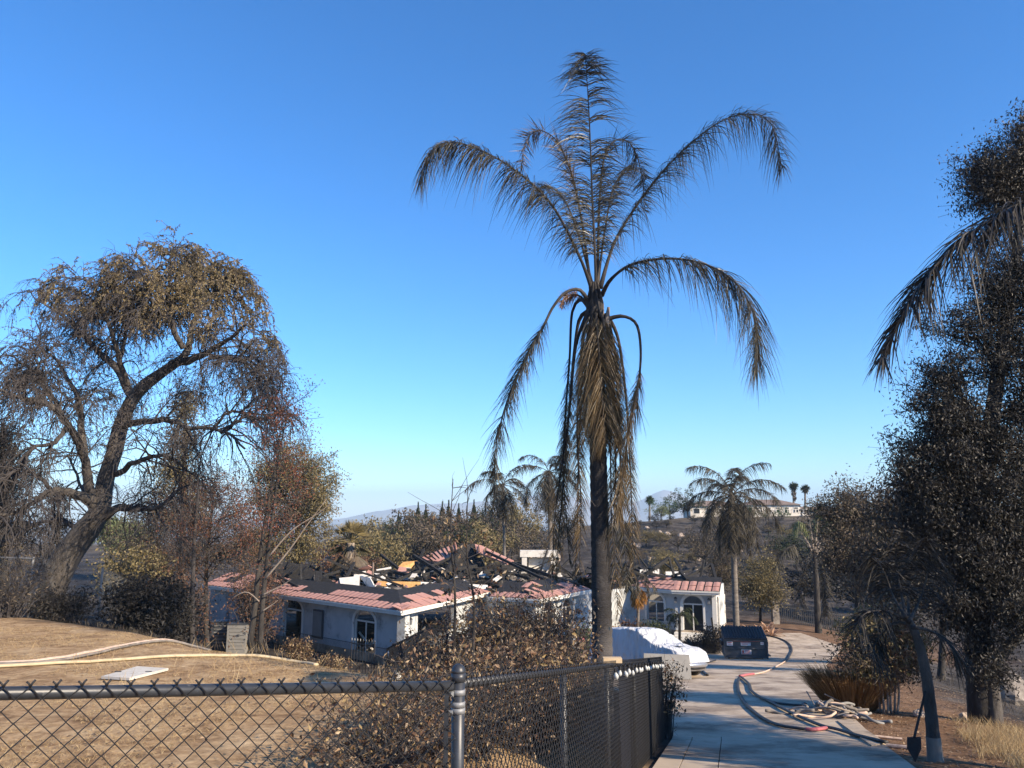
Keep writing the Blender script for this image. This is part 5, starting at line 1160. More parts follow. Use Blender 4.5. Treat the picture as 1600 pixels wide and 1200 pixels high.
# plants by the house
shrub(1020, 50.5, 1.9, 1.5, 'rounded dark shrub under the arched window of the right wing', 'l_darkgreen', (.13, .06), 30, clumps=22, csig=.2)
shrub(1112, 46.5, 1.4, 1.4, 'dark scorched shrub left of the dumpster', 'l_black', (.12, .05), 30, clumps=22, csig=.2)
shrub(985, 49.5, 1.5, 1.6, 'brown withered shrub left of the arched window', 'l_brown', (.13, .06), 24, clumps=20, csig=.2)
shrub(1082, 48, .9, .8, 'small black shrub before the white steps', 'l_black', (.1, .05), 24, clumps=14, csig=.14)
shrub(912, 40, 1.2, 1.5, 'green shrub with red flowers left of the palm trunk', 'l_green', (.14, .05), 24, clumps=18, csig=.2)
shrub(520, 41.5, 1.4, 1.1, 'tan withered shrub before the left wing wall', 'l_hedge', (.12, .06), 22, clumps=16, csig=.2)
shrub(465, 47, 1.2, 1.0, 'brown withered shrub before the first arched doorway', 'l_hedge', (.12, .06), 22, clumps=16, csig=.2)
def round_bush(px, py, Y, rx, ry, label, lm, n=90):
    g = onground(px, Y); c = at(px, py, Y); leafy_tree('round_bush', label, 'bush', g, [g*.5+c*.5, c], .12, [pb(px, py, Y, rx, ry, n), pb(px-rx*.3, py+ry*.4, Y-1, rx*.7, ry*.6, n//2), pb(px+rx*.3, py+ry*.4, Y-1, rx*.7, ry*.6, n//2)], (.18, .07), lm, 'barkburnt', nper=40, csig=.35)
round_bush(1188, 905, 64, 34, 42, 'rounded yellow-brown bush behind the grey palm trunk', 'l_gold', 110)
round_bush(1130, 880, 70, 24, 40, 'grey-brown bush behind the right wing roof', 'l_grey', 70)
round_bush(1040, 875, 76, 22, 16, 'olive bush behind the right wing charred rafters', 'l_gold', 30)
def agave_pile():
    for k, (px, Y) in enumerate([(1172, 57), (1190, 56.2), (1206, 55.6), (1180, 54.8), (1198, 58)]):
        g = onground(px, Y); root = thing('dead_agave', g, ['dry pinkish agave nearest the palm trunk', 'dry agave in the middle of the row right of the palm', 'dry agave at the right end of the row', 'dry agave in front of the row right of the palm', 'dry agave at the back of the row right of the palm'][k], 'agave', 'dead agaves beside the grey palm')
        for j in range(22):
            a = rng.uniform(0, 6.28); e = R(rng.uniform(10, 75)); L = rng.uniform(.7, 1.3); d = np.array([math.cos(a)*math.cos(e), math.sin(a)*math.cos(e), math.sin(e)])
            P = np.stack([g+d*L*s-np.array([0, 0, .35*L*s*s]) for s in np.linspace(0, 1, 5)]); S = unit(np.cross(d, [0, 0, 1.])); wv = np.array([.07, .10, .09, .06, .01])[:, None]
            mb = MB(); mb.add(np.concatenate([P-S*wv, P+[0, 0, -.03], P+S*wv]), np.concatenate([np.array([[i, i+1, 5+i+1, 5+i] for i in range(4)]), np.array([[5+i, 5+i+1, 10+i+1, 10+i] for i in range(4)])])); mb.build('leaf', M['l_agave'], root)
agave_pile()
# ================================================================ car under a cover, bin, hoses and small things
def frame_at(c, heading):
    a = math.atan2(heading[1], heading[0]); return lambda V: np.asarray(V, float)@rot_z(a).T+np.asarray(c, float), a
def covered_car():
    c = np.array([4.85, 29.0, 0.]); c[2] = zd(29.0)+.035; hd = unit(np.array([.66, -.75, 0])); slope = -.138*hd[1]
    def tf(V):
        V = np.asarray(V, float); a = math.atan2(hd[1], hd[0]); W = V@rot_z(a).T; W[:, 2] += (-.138)*W[:, 1]; return W+c
    L = 4.4; xs = np.linspace(-2.2, 2.2, 150)
    top = np.interp(xs, [-2.2, -2.14, -1.95, -1.2, -.3, .25, 1.0, 1.75, 2.08, 2.2], [.85, 1.45, 1.58, 1.63, 1.63, 1.57, 1.08, .95, .82, .55])
    hw = np.interp(xs, [-2.2, -2.0, -1.4, 0, 1.4, 2.0, 2.2], [.70, .84, .90, .91, .90, .80, .55])
    hem = np.interp(xs, [-2.2, -1, .6, 1.5, 2.0, 2.2], [.03, .02, .03, .16, .46, .50])
    m = 61; q = np.linspace(-1, 1, m); V = []
    fold = lambda a: .55*math.sin(a*2)+.25*math.sin(a*3.3+1)
    for i, x in enumerate(xs):
        for t in q:
            s = abs(t); f = min(s/.62, 1.0)
            if s < .62:
                yy = hw[i]*(.86 if x < .5 else .95)*math.sin(f*math.pi/2)**.9*np.sign(t); zz = top[i]-(.10 if x < .5 else .06)*f**3
            else:
                g = (s-.62)/.38; k = .86+.16*math.sin(g*math.pi/2) if x < .5 else .95+.08*g
                yy = hw[i]*k*np.sign(t); z0 = top[i]-(.10 if x < .5 else .06); zz = z0+(hem[i]-z0)*g
                yy += np.sign(t)*(.060*fold(x*5.5+g*1.2+1.5*math.sin(x*2))+.040*fold(x*11+t*3-g*2)+.10*fbm(np.array([x*3.]), np.array([g*2+t]))[0])*g**.7+np.sign(t)*.10*g
            zz += (.06 if x < .9 else .04)*fbm(np.array([x*2.6+5]), np.array([t*4.]), 4)[0]+.030*fold(x*5+s*4)*math.sin(max(0, math.pi*(s-.2)))*(s > .2)
            V.append([x, yy, zz])
    F = np.array([[i*m+j, (i+1)*m+j, (i+1)*m+j+1, i*m+j+1] for i in range(len(xs)-1) for j in range(m-1)])
    ends = [np.array([list(range(m))]), np.array([[(len(xs)-1)*m+j for j in range(m-1, -1, -1)]])]
    W = tf(V); mb = MB(); mb.add(W, [F]+ends); o = mb.build('car_cover', M['cover'], origin=c, smooth=True); tag(o, 'rumpled white fabric cover draped over the parked car', 'car cover')
    # the car below it: body, wheels, lamps
    car = thing('parked_car', c, 'silver car mostly hidden under the white cover, front bumper showing', 'car')
    bx = np.linspace(-2.1, 2.16, 40); tb = np.interp(bx, [-2.1, -2.0, -1.6, .2, 1.1, 1.8, 2.1, 2.16], [.6, .95, 1.2, 1.3, .92, .82, .66, .52]); hb = np.interp(bx, [-2.1, -1.9, 0, 1.6, 2.05, 2.16], [.6, .76, .82, .78, .66, .5])
    V = []
    for x, t, h in zip(bx, tb, hb):
        for a in np.linspace(0, 2*math.pi, 20, endpoint=False):
            cy = math.copysign(abs(math.cos(a))**.5, math.cos(a)); cz = math.copysign(abs(math.sin(a))**.5, math.sin(a)); V.append([x, cy*h, (t+.2)/2+cz*(t-.2)/2])
    n = 20; F = np.array([[i*n+j, i*n+(j+1) % n, (i+1)*n+(j+1) % n, (i+1)*n+j] for i in range(len(bx)-1) for j in range(n)])
    mb = MB(); mb.add(tf(V), [F, np.array([list(range(n))]), np.array([[(len(bx)-1)*n+j for j in range(n)]])]); body = mb.build('body', M['carpaint'], car, smooth=True)
    mb = MB(); mb.tubes(tf(np.array([[2.05, -.62, .42], [2.17, -.40, .40], [2.21, 0, .40], [2.17, .40, .40], [2.05, .62, .42]])), .09, 10); mb.build('bumper', M['carpaint'], body, smooth=True)
    mb = MB(); mb.tubes(tf(np.array([[2.12, -.45, .30], [2.2, 0, .30], [2.12, .45, .30]])), .05, 8); mb.build('grille', M['glassdark'], body, smooth=True)
    for s in (-1, 1):
        mb = MB(); mb.tubes(tf(np.array([[1.93, s*.70, .62], [2.06, s*.55, .60]])), [.07, .06], 10); mb.build('headlight', M['bulb'], car, smooth=True)
        for x in (-1.3, 1.42):
            w_ = MB().tubes(tf(np.array([[x, s*.70, .32], [x, s*.72, .32], [x, s*.86, .32], [x, s*.88, .32]])), [.27, .32, .32, .27], 24).build('wheel', M['rubber'], car, smooth=False)
            MB().tubes(tf(np.array([[x, s*.86, .32], [x, s*.892, .32]])), [.21, .17], 16).build('rim', M['galv'], w_)
    mb = MB(); mb.box((0, 0, 0), (.34, .05, .02)); V = np.concatenate(mb.V)
    ph = MB(); ph.box((0, 0, 0), (.30, .16, .02)); Vp = tf(np.concatenate(ph.V)+np.array([1.55, -.25, .995])); m2 = MB(); m2.V = [Vp]; m2.F = ph.F; m2.n = 8; o = m2.build('black_box', M['blacksteel']); tag(o, 'small flat black object lying on the covered bonnet', 'box')
covered_car()
def board():
    Y = 26.6; P = [at(1006, 1021.5, Y), at(1077, 1024, Y), onground(1081, Y-.35), onground(1006, Y-.35)]; P[2][2] += .04; P[3][2] += .04
    o = MB().prism(P, (0, .06, .01)).build('grey_board', M['panel'], origin=P[3]); tag(o, 'flat grey concrete board standing in front of the covered car', 'board')
board()
def dumpster():
    c = onground(1163, 42.4); c[2] = zd(42.4)+.03; a = R(-8); root = thing('dumpster', c, 'dark blue-grey steel dumpster with ribbed black lid', 'dumpster')
    tf = lambda V: np.asarray(V, float)@rot_z(a).T+c
    def part(mb, name, mat, par=root, **k):
        V = tf(np.concatenate(mb.V)); m2 = MB(); m2.V = [V]; m2.F = mb.F; m2.n = len(V); return m2.build(name, M[mat], par, **k)
    W, D, H = 2.1, 1.35, 1.32
    mb = MB(); P = [[-W/2, -D/2, .14], [-W/2, -D/2-.06, 1.06], [-W/2, D/2, H+.12], [-W/2, D/2, .14]]; mb.prism(P, (W, 0, 0)); body = part(mb, 'body', 'bin')
    for z, w_ in ((.18, .06), (.62, .05), (1.02, .07)):
        mb = MB(); yf = -D/2-.06*(z-.14)/.92-.03; mb.box((0, yf, z), (W+.06, .06, w_)); part(mb, 'rail', 'bin', body)
    for x in (-W/2-.02, W/2+.02):
        mb = MB(); mb.box((x, -D/2-.04, .6), (.07, .1, .95)); part(mb, 'corner_rib', 'bin', body)
        mb = MB(); mb.box((x*1.06, 0, .80), (.10, .8, .22)); part(mb, 'fork_pocket', 'binlid', body)
    for k in range(2):
        x0 = -W/2-.03+k*(W/2+.04); mb = MB(); y0, y1, z0, z1 = -D/2-.14, D/2+.05, 1.08, 1.46
        mb.prism([[x0, y0, z0], [x0, y1, z1], [x0, y1, z1+.05], [x0, y0, z0+.05]], (W/2+.02, 0, 0)); lid = part(mb, 'lid', 'binlid')
        for j in range(7):
            xx = x0+.09+j*.145; mb = MB(); mb.prism([[xx, y0+.04, z0+.05], [xx, y1-.02, z1+.05], [xx, y1-.05, z1+.10], [xx, y0+.10, z0+.11]], (.085, 0, 0)); part(mb, 'rib', 'binlid', lid)
    for x, y in ((-.85, -.5), (.85, -.5), (-.85, .5), (.85, .5)):
        mb = MB(); mb.tubes([[x-.03, y, .075], [x+.03, y, .075]], .075, 12); part(mb, 'caster', 'rubber')
    def sticker(x, z, w_, h, rows):
        yf = -D/2-.06*(z-.14)/.92-.012; mb = MB(); mb.box((x, yf, z), (w_, .012, h)); s = part(mb, 'sticker', 'sticker', body)
        for (rx, rz, rw, rh) in rows:
            mb = MB(); mb.box((x+rx*w_, yf-.009, z+rz*h), (rw*w_, .006, rh*h)); part(mb, 'sticker_print', 'stickerred', s)
    sticker(-.80, .84, .30, .20, [(0, .25, .8, .18), (0, -.2, .6, .10)])
    sticker(.0, .84, .50, .17, [(0, .32, .96, .2), (-.1, -.1, .6, .16)])
    sticker(.02, .44, .50, .24, [(-.33, .05, .2, .55), (.12, .22, .55, .16), (.12, -.05, .5, .13), (.0, -.36, .9, .14)])
    sticker(.82, .88, .16, .13, [(0, .1, .6, .2)])
    mb = MB(); mb.box((0, -D/2-.085, .985), (1.4, .008, .045)); part(mb, 'stripe', 'stickerred', body)
dumpster()
def hose(name, label, px, r, mat, flat=.6, lift=.0, n=60, parent=None, cat='hose', lawn=False):
    P = crom(np.array([(gl if lawn else gp)(*p) for p in px]), n); xx, yy = P[:, 0], P[:, 1]
    on = (xx > XL(yy)) & (xx < XR(yy)); P[:, 2] = height(xx, yy)+r*flat+np.where(on, .04, .005)+lift
    mb = MB(); mb.tubes(np.zeros((1, n, 3))+P, r, 8)
    V = mb.V[0].reshape(n, 8, 3); V[..., 2] = P[:, None, 2]+(V[..., 2]-P[:, None, 2])*flat
    o = mb.build(name, M[mat], parent, origin=None if parent else P[0], smooth=True)
    if parent is None: tag(o, label, cat)
    else:
        o['label'] = label
    return o, P
def hoses():
    r = .042
    h1, P = hose('fire_hose', 'black fire hose ending in a red tip on the drive, left of the pair', [(1155, 1062), (1153, 1074), (1156, 1088), (1166, 1105), (1182, 1120), (1200, 1132), (1225, 1141), (1262, 1146)], r, 'rubber')
    hose('hose_end', 'red end of the hose', [(1260, 1145.7), (1272, 1146.5), (1291, 1144)], r*1.15, 'redhose', n=16, parent=h1)
    hose('fire_hose', 'black fire hose curving right towards the pile, right of the pair', [(1158, 1061), (1170, 1072), (1174, 1083), (1186, 1093), (1203, 1101), (1222, 1112), (1250, 1126), (1285, 1141), (1310, 1147), (1345, 1158), (1385, 1168)], r, 'rubber', lift=.01)
    h2, P = hose('fire_hose', 'pale hose with pink sleeve lying across the sunny concrete', [(1174, 1057), (1195, 1052), (1212, 1044), (1226, 1036)], r*.9, 'palehose')
    hose('sleeve', 'pink red sleeve on the hose', [(1157, 1060), (1166, 1058), (1177, 1056.5)], r*1.6, 'redhose', n=14, parent=h2)
    hose('fire_hose', 'black fire hose arcing right of the dumpster', [(1226, 1036), (1234, 1026), (1237, 1016), (1232, 1007), (1220, 1000), (1206, 996), (1196, 995)], r*1.5, 'rubber')
    hose('fire_hose', 'short black hose bend beside the front of the covered car', [(1106, 1058), (1097, 1050), (1096, 1043), (1104, 1038), (1118, 1034)], r*1.3, 'rubber')
    hose('fire_hose', 'black hose end poking out under the dumpster', [(1190, 1022), (1198, 1023), (1204, 1027)], r*1.3, 'rubber', n=16)
    hose('fire_hose', 'dark hose running from the pair into the pale pile', [(1206, 1101), (1230, 1105), (1255, 1107)], r*.9, 'rubber', n=24)
    hose('fire_hose', 'pink and grey hose pair crossing the lawn, upper strand', [(-30, 1040), (60, 1036), (130, 1024), (180, 1013), (225, 1004), (268, 997), (300, 995), (325, 996)], .045, 'palehose', lawn=True)
    hose('fire_hose', 'grey hose lying beside the pink one across the lawn', [(-30, 1043), (70, 1038), (140, 1026), (190, 1014), (232, 1005), (272, 999), (305, 997), (330, 998)], .04, 'greyhose', lift=.01, lawn=True)
    hose('fire_hose', 'yellow hose curving across the lawn above the square slab', [(-30, 1046), (60, 1041), (120, 1037), (200, 1033), (290, 1028), (370, 1023.5), (430, 1022), (468, 1023), (495, 1028)], .045, 'yellowhose', lawn=True)
    # pile of spent hoses
    c = gp(1295, 1118); root = thing('hose_pile', c, 'heap of sooty pale hoses and sticks at the drive edge', 'hose pile')
    for k in range(22):
        n = 18; a = rng.uniform(0, 6.28); p = c+np.array([rng.normal(0, .22), rng.normal(0, .45), 0]); P = [p.copy()]
        for s in range(n-1): a += rng.normal(0, .35); p = p+np.array([math.cos(a), math.sin(a)*1.0, 0])*.058; P.append(p.copy())
        P = np.array(P); dd = np.hypot(P[:, 0]-c[0], P[:, 1]-c[1]); P[:, 2] = height(P[:, 0], P[:, 1])+.05+np.maximum(0, .30-.26*dd)*rng.uniform(.1, 1)+.04*np.sin(np.linspace(0, 6, n)+k)
        MB().tubes(P, rng.uniform(.020, .034), 7).build('hose', M[['greyhose', 'palehose', 'greyhose', 'panel'][k % 4]], root, smooth=True)
    for e in ((1262, 1095, 1278, 1118), (1290, 1100, 1330, 1112), (1300, 1122, 1340, 1124)):
        a = gp(e[0], e[1]+12); b = gp(e[2], e[3]); a[2] += .35; b[2] += .1; MB().tubes([a, (a+b)/2, b], .014, 6).build('stick', M['barkpale'], root)
hoses()
def slab_lid():
    q = [(158, 1062), (214, 1046), (263, 1048.5), (202, 1066)]; P = np.array([gl(*p) for p in q]); n = np.cross(P[1]-P[0], P[3]-P[0]); n = n/np.linalg.norm(n); n = n if n[2] > 0 else -n
    P = P+np.array([0, 0, .015]); o = MB().prism(P, n*.035).build('utility_cover', M['slabwhite'], origin=P.mean(0)); tag(o, 'square pale concrete utility cover lying on the lawn', 'slab')
    c = P.mean(0)+n*.034; 
    for k in (-.25, .2): MB().box(c+np.array([k, 0, .004]), (.09, .03, .012)).build('lift_slot', M['blacksteel'], o)
slab_lid()
def edge_slab():
    P = np.array([gp(1308, 1130), gp(1330, 1128), gp(1385, 1166), gp(1362, 1170)]); P[:, 2] += .02; o = MB().prism(P, (0, 0, .03)).build('edging_slab', M['concrete'], origin=P.mean(0)); tag(o, 'long pale edging slab along the right side of the drive', 'slab')
    for (a, b, r, lab) in (((1365, 1153), (1410, 1158), .02, 'thin pale stick lying on the reddish verge'), ((1385, 1168), (1425, 1172), .028, 'short pale pipe lying at the drive edge')):
        p, q = gp(*a), gp(*b); p[2] += .03; q[2] += .03; o = MB().tubes([p, (p+q)/2, q], r, 8).build('stick', M['palehose'], origin=p); tag(o, lab, 'stick')
edge_slab()
def rock(px, py, w, h, label, mat, seed, Y=None, group=None):
    g = gp(px, py) if Y is None else onground(px, Y); r = np.random.default_rng(seed); n, m = 14, 10; V = []
    ph = r.uniform(0, 9)
    for j in range(m+1):
        t = math.pi*j/m
        for i in range(n):
            a = 2*math.pi*i/n; k = 1+.5*fbm(np.array([math.cos(a)*1.2+ph]), np.array([math.sin(a)*1.2+t]))[0]*1.6
            V.append([math.cos(a)*math.sin(t)*w/2*k, math.sin(a)*math.sin(t)*w/2.3*k, math.cos(t)*h*.62*k+h*.4])
    F = np.array([[j*n+i, j*n+(i+1) % n, (j+1)*n+(i+1) % n, (j+1)*n+i] for j in range(m) for i in range(n)])
    mb = MB(); mb.add(np.array(V)+g, F); o = mb.build('boulder', M[mat], origin=g, smooth=False); tag(o, label, 'boulder', group)
rock(1578, 1098, 1.25, .95, 'large rounded grey boulder beside the gum tree trunk', 'boulder', 4)
for k, (x, y) in enumerate([(1436, 1120), (1508, 1125), (1345, 1040)]): rock(x, y, .22, .14, ['small pale stone near the drive edge below the olive bush', 'small pale stone on the dark bank left of the gum trunk', 'small stone behind the grass clump'][k], 'rockpale', 40+k)
for k in range(9): rock(832+rng.uniform(-8, 34), 0, rng.uniform(1.2, 2.2), rng.uniform(.9, 1.5), 'pinkish boulder in the cluster on the hill behind the fireplace', 'rockpale', 60+k, Y=rng.uniform(112, 122), group='boulder cluster on the hill')
for k in range(14): rock(rng.uniform(985, 1160), 0, rng.uniform(.6, 1.3), rng.uniform(.4, .8), 'pale boulder scattered on the burnt hillside above the right wing', 'rockpale', 90+k, Y=rng.uniform(95, 140), group='boulders on the burnt hillside')
def ac_units():
    for k, (px, lab) in enumerate(((347, 'grey air conditioner cabinet left of the beige one, by the end wall'), (372, 'beige air conditioner cabinet beside the twin saplings'))):
        Y = 50.5-k; c = onground(px, Y); c[2] = max(c[2], -8.5); s = thing('air_conditioner', c, lab, 'air conditioner')
        mb = MB(); mb.box(c+[0, 0, .85], (1.15, 1.0, 1.7)); b = mb.build('cabinet', M['panel' if k else 'bin'], s)
        MB().box(c+[0, 0, 1.73], (1.22, 1.06, .07)).build('top_cover', M['bin'], b)
        for j in range(7): MB().box(c+[.05, -.51, .3+j*.2], (.9, .03, .05)).build('louvre', M['panel'], b)
ac_units()
def iron_gate():
    a = onground(548, 42.0); b = onground(584, 41.2); root = thing('iron_gate', a, 'black iron picket gate before the second arched doorway', 'gate'); zt = max(a[2], b[2])+1.9
    for k in range(9):
        p = a+(b-a)*k/8; MB().tubes([[p[0], p[1], p[2]-.05], [p[0], p[1], zt]], .025 if k in (0, 8) else .014, 6).build('picket', M['blacksteel'], root)
        MB().tubes([[p[0], p[1], zt], [p[0], p[1], zt+.06], [p[0], p[1], zt+.14]], [.03, .03, .004], 6).build('finial', M['galv' if k < 4 else 'blacksteel'], root)
    for z in (.3, zt-a[2]-.15): MB().beam([a[0], a[1], a[2]+z], [b[0], b[1], a[2]+z], .03).build('rail', M['blacksteel'], root)
iron_gate()
def planter():
    g = onground(622, 40.5); root = thing('garden_urn', g, 'sooty white garden urn at the corner of the left wing', 'urn')
    s = np.array([0, .1, .3, .5, .9, 1.3, 1.55, 1.6]); r = np.array([.35, .35, .2, .18, .42, .5, .58, .56]); MB().tubes(g+np.stack([s*0, s*0, s], 1), r, 18).build('bowl', M['plaster'], root, smooth=True)
    mb = MB(); a = rng.uniform(0, 6.28, 120); C = g+np.stack([np.cos(a)*.3, np.sin(a)*.3, 1.65+rng.random(120)*.3], 1); mb.leaves(C, rng.normal(0, 1, C.shape), rng.normal(0, 1, C.shape), .2, .07); mb.build('dead_plant', M['l_black'], root)
planter()
def timber():
    p = np.array([fx(7.9)-.02, 7.9, rt(7.9)+.05]); o = MB().beam(p-[.09, .0, 0], p+[.09, .0, 0], .09, .045).build('wood_block', M['cardboard'], origin=p); tag(o, 'small tan wood block lying on the fence rail before the palm trunk', 'wood block')
timber()
def flowers():
    g = onground(906, 38.5); c = at(902, 1003, 38.5); root = thing('garden_ornament', g, 'red and white garden ornament left of the big palm trunk', 'ornament')
    MB().tubes([g, c], .03, 6).build('stake', M['blacksteel'], root)
    for k, (d, m_) in enumerate((([-.15, 0, 0], 'trim'), ([.18, 0, .08], 'redhose'), ([.05, 0, -.22], 'trim'))):
        s = np.linspace(0, math.pi, 8); MB().tubes(c+np.array(d)+np.stack([s*0, s*0, -.16*np.cos(s)], 1), np.maximum(np.sin(s), .02)*.17, 12).build('bloom', M[m_], root, smooth=True)
flowers()
def leaning_post():
    for a, b, r, lab in (((1074, 1000, 47.5), (1090, 1026, 46.5), .10, 'charred post slanting down before the white steps'), ((1112, 965, 52), (1116, 985, 52), .06, 'burnt stick leaning on the right wing')):
        p, q = at(*a), at(*b); q[2] = hz(q[0], q[1]); o = MB().tubes([p, q], r, 8).build('charred_post', M['char'], origin=q); tag(o, lab, 'post')
leaning_post()
def verge_posts():
    g = onground(1212, 63); root = thing('gate_pillar', g, 'short pale pillar beyond the dead agaves', 'pillar'); MB().box(g+[0, 0, .8], (.5, .5, 1.6)).build('shaft', M['boulder'], root); MB().box(g+[0, 0, 1.68], (.66, .66, .16)).build('cap', M['boulder'], root)
    a = onground(1222, 63); b = onground(1330, 64); root = thing('picket_fence', a, 'dark iron picket fence at the foot of the burnt hillside', 'fence')
    for k in range(36):
        p = a+(b-a)*k/35; z = hz(p[0], p[1]); MB().beam([p[0], p[1], z-.1], [p[0], p[1], z+1.5], .05).build('picket', M['blacksteel'], root)
    for h in (.3, 1.3): MB().beam(a+[0, 0, h], b+[0, 0, h], .05).build('rail', M['blacksteel'], root)
verge_posts()

# ================================================================ far country: trees, hill houses
def tree_proto(kind, seed):
    """far tree meshes around the origin, about 1 m tall: trunk + crown"""
    r = np.random.default_rng(seed); lb, tb = MB(), MB()
    tb.tubes([[0, 0, -.03], [.01, 0, .3], [0, 0, .7]], [.03, .022, .01], 6)
    if kind == 'cypress':
        n = 1400; z = r.random(n)**.9; rad = .085*np.sin(np.clip(z*1.05+.05, 0, 1)*math.pi)**.6*(r.random(n)**.4); a = r.uniform(0, 6.28, n); C = np.stack([np.cos(a)*rad, np.sin(a)*rad, z], 1); D = np.stack([np.cos(a)*.4, np.sin(a)*.4, np.ones(n)], 1); L, W = .07, .022
    else:
        nb = 16; B = np.stack([r.normal(0, .20, nb), r.normal(0, .20, nb), r.uniform(.38, .88, nb)], 1); B[:, :2] *= (1.25-np.abs(B[:, 2:]-.6)*1.2)
        cl = np.repeat(B, 14, 0)+r.normal(0, .085, (nb*14, 3)); C = (cl[:, None]+r.normal(0, .032, (len(cl), 13, 3))).reshape(-1, 3); D = r.normal(0, 1, C.shape); L, W = .040, .020
        for b in B: tb.tubes([[0, 0, .25], [b[0]*.5, b[1]*.5, .25+(b[2]-.25)*.5], b], [.014, .01, .003], 4)
    n = len(C); s = r.uniform(.6, 1.4, n); lb.leaves(C, D, r.normal(0, 1, C.shape), L*s, W*s); return lb.mesh('crown'), tb.mesh('trunk')
PROTO = {('round', k): tree_proto('round', 100+k) for k in range(4)}; PROTO.update({('cypress', k): tree_proto('cypress', 120+k) for k in range(2)})
_mm = {}
def far_tree(kind, k, px, Y, top, lm, label, group=None, wid=1.0, bark='barkburnt'):
    g = onground(px, Y); h = at(px, top, Y)[2]-g[2]; h = max(h, 1.0); root = thing('cypress' if kind == 'cypress' else 'hill_tree', g, label, 'tree', group)
    for nm, me in zip(('crown', 'trunk'), PROTO[(kind, k)]):
        key = (kind, k, nm, lm if nm == 'crown' else bark)
        if key not in _mm: m2 = me.copy(); m2.materials.clear(); m2.materials.append(M[key[3]]); _mm[key] = m2
        o = bpy.data.objects.new(nm, _mm[key]); sc.collection.objects.link(o); o.parent = root; o.scale = (h*wid, h*wid, h); o.rotation_euler = (0, 0, rng.uniform(0, 6.28))
ridge = 'scorched trees on the ridge behind the house'
for k in range(44):
    px = 535+k*7.0+rng.uniform(-6, 6); Y = rng.uniform(92, 150); top = np.interp(px, [530, 575, 600, 625, 700, 760, 800, 850], [838, 808, 828, 796, 800, 792, 806, 800])+rng.uniform(-4, 34)
    zone = 'left of the cypress spires' if px < 615 else 'among the cypress spires' if px < 720 else 'between the cypress spires and the dry palms' if px < 775 else 'behind the pair of dry palms'
    far_tree('round', k % 4, px, Y, top, ['l_grey', 'l_gold', 'l_darkgreen', 'l_grey', 'l_euc'][k % 5], ['grey scorched', 'olive tan', 'dark green', 'grey scorched', 'dark brown'][k % 5]+(' nearer' if Y < 118 else ' farther')+' tree on the wooded ridge '+zone, ridge, rng.uniform(.7, 1.1))
for k, (px, top) in enumerate([(621, 800), (652, 786), (664, 790), (690, 785), (700, 784), (643, 800), (716, 788), (740, 782), (754, 798)]):
    far_tree('cypress', k % 2, px, rng.uniform(120, 135), top, 'l_darkgreen', 'thin dark cypress spire on the ridge, '+['leftmost', 'third from left', 'fourth from left', 'fifth from left', 'sixth from left', 'second from left', 'seventh from left', 'second from right', 'rightmost'][k]+' of the row', 'cypress spires on the ridge', .85)
for px, Y, top, lm, wd, lab in ((1047, 165, 779, 'l_green', 1.5, 'flat green tree on the hilltop left of the tall one'), (1033, 158, 789, 'l_palegreen', 1.4, 'pale green weeping tree on the hilltop slope'), (1075, 162, 762, 'l_darkgreen', .9, 'tall dark green tree on the hilltop skyline'), (1108, 150, 798, 'l_green', 1.3, 'green bush on the hillside left of the grey palm'),
    (1172, 152, 790, 'l_green', 1.1, 'green tree below the hilltop house, left'), (1196, 150, 796, 'l_darkgreen', 1.3, 'dark green tree in front of the middle of the hilltop house'), (1150, 155, 788, 'l_grey', 1.0, 'grey tree on the hilltop just right of the grey palm trunk'), (1222, 150, 792, 'l_green', 1.1, 'green tree below the hilltop house, right'), (1262, 160, 790, 'l_darkgreen', 1.2, 'dark tree beside the hilltop palms'), (1010, 120, 828, 'l_gold', 1.6, 'olive bush on the upper hillside right of the big palm'), (1032, 118, 830, 'l_gold', 1.5, 'second olive bush on the upper hillside'), (1060, 112, 828, 'l_grey', 1.3, 'burnt grey bush on the hillside above the right wing'), (1102, 100, 818, 'l_grey', .9, 'burnt grey tree on the hillside left of the grey palm'),
    (1215, 105, 838, 'l_grey', 1.0, 'burnt tree on the hillside right of the grey palm'), (1245, 100, 830, 'l_darkgreen', 1.1, 'dark tree on the hillside above the verge'), (1300, 110, 790, 'l_grey', 1.0, 'grey tree on the hill skyline behind the flat topped gum'), (1290, 75, 855, 'l_black', 1.2, 'blackened tree beside the scorched palm'), (1345, 70, 850, 'l_euc', 1.1, 'dark brown tree below the drive bend'), (1400, 75, 830, 'l_euc', 1.1, 'dark brown tree behind the curved limbs'), (1480, 80, 820, 'l_euc', 1.2, 'dark tree far behind the gum tree'), (1560, 85, 810, 'l_grey', 1.2, 'grey tree far behind the gum trunk'),
    (812, 118, 770, 'l_gold', .7, 'slim tree with bare top on the ridge between the two palms'), (880, 125, 790, 'l_grey', 1.0, 'grey tree on the ridge behind the hanging fronds'), (985, 125, 815, 'l_grey', 1.0, 'grey tree on the ridge right of the big palm trunk'), (575, 88, 812, 'l_gold', .8, 'upright olive tree right of the fan palm'), (600, 84, 835, 'l_gold', .8, 'tan rounded tree right of the fan palm'), (515, 78, 850, 'l_brown', 1.2, 'brown tree left of the fan palm'), (560, 74, 870, 'l_brown', 1.3, 'brown scrubby tree below the fan palm')):
    far_tree('round', int(rng.integers(0, 4)), px, Y, top, lm, lab, None, wd)
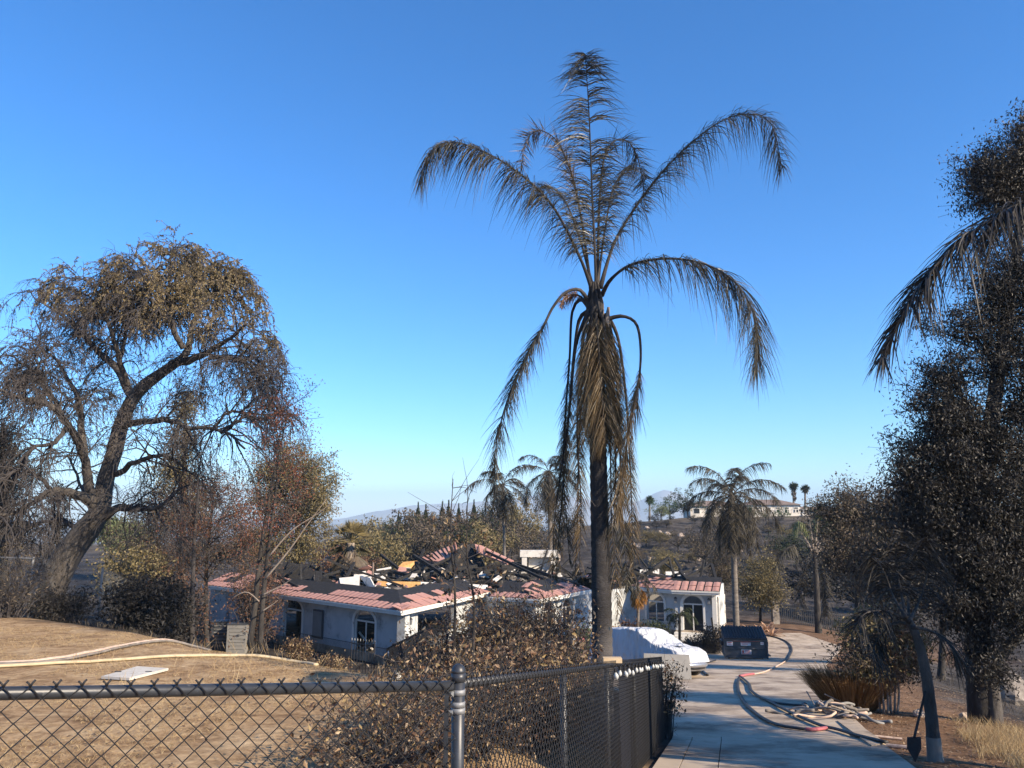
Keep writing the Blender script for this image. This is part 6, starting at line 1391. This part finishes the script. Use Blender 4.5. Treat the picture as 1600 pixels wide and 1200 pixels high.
for k in range(60):
    px = rng.uniform(985, 1330); Y = rng.uniform(88, 150); g = onground(px, Y); lm = ['l_grey', 'l_euc', 'l_gold', 'l_black'][k % 4]
    far_tree('round', k % 4, px, Y, 600-FPX*((g[2]+rng.uniform(.9, 2.2))*CP-Y*SP)/(Y*CP+g[2]*SP), lm, ['small grey', 'small dark brown', 'small olive', 'small black'][k % 4]+' scrub bush on the burnt hillside '+('above the right wing' if px < 1140 else 'right of the grey palm'), 'scrub on the burnt hillside', 1.5)
for px, Y, top, lab in ((1015, 172, 778, 'tiny fan palm on the hilltop right of the big palm'), (1240, 172, 756, 'taller of two tiny fan palms on the hilltop'), (1258, 174, 760, 'shorter of two tiny fan palms on the hilltop')):
    g = onground(px, Y); c = at(px, top+4, Y); root = thing('fan_palm', g, lab, 'palm tree'); MB().tubes([g, (g+c)/2, c], [.28, .22, .2], 7).build('trunk', M['palmtrunkgrey'], root)
    mb = MB(); n = 150; D = unit(rng.normal(0, 1, (n, 3))+[0, 0, .2]); mb.leaves(c+D*.6, D, rng.normal(0, 1, (n, 3)), 1.3, .2); mb.build('head', M['l_darkgreen'], root)
    if top < 770:
        mb = MB(); n = 90; z = rng.random(n)*(3.0 if top < 758 else .8); C = c-np.stack([rng.normal(0, .25, n), rng.normal(0, .25, n), z], 1); mb.leaves(C, np.array([0, 0, -1.])+rng.normal(0, .3, (n, 3)), rng.normal(0, 1, (n, 3)), .9, .25); mb.build('skirt', M['l_grey'], root)
def hill_house(px, Y, w_, d_, h, label, roofm='roofbrown', nwin=4):
    g = onground(px, Y); root = thing('hill_house', g, label, 'house'); MB().box(g+[0, 0, h/2-.5], (w_, d_, h+1)).build('wall', M['farwall'], root)
    x, y = w_/2+.5, d_/2+.5; z = g[2]+h; P = np.array([[-x, -y, 0], [x, -y, 0], [x, y, 0], [-x, y, 0], [-x+y, 0, h*.5], [x-y, 0, h*.5]])+[g[0], g[1], z]
    mb = MB(); mb.add(P, [np.array([[0, 1, 5, 4], [2, 3, 4, 5]]), np.array([[1, 2, 5], [3, 0, 4]]), np.array([[3, 2, 1, 0]])]); mb.build('roof', M[roofm], root)
    for k in range(nwin):
        xx = (k+.5)/nwin*w_-w_/2; f = MB().box(g+[xx, -d_/2-.03, h*.55], (w_/nwin*.55, .08, h*.5)).build('window', M['trim'], root); MB().box(g+[xx, -d_/2-.08, h*.55], (w_/nwin*.45, .05, h*.42)).build('pane', M['glassdark'], f)
    return g, root
g, r_ = hill_house(1200, 168, 11.5, 7, 2.3, 'white hilltop house with brown roof and terrace wall', nwin=6)
MB().box(g+[0, -8, -.5], (11, .3, 1.4)).build('terrace_wall', M['farwall'], r_)
for k in range(13): MB().box(g+[-5+k*.8, -8.2, .9], (.22, .22, .8)).build('baluster', M['farwall'], r_)
MB().box(g+[0, -8.2, 1.38], (11, .3, .16)).build('handrail', M['farwall'], r_)
hill_house(1112, 175, 11, 7, 2.4, 'pale low house on the hilltop skyline left of the grey palm', nwin=4)
hill_house(1262, 185, 9, 6, 2.2, 'small pale house beside the tiny hilltop palms', nwin=3)
make_haze()
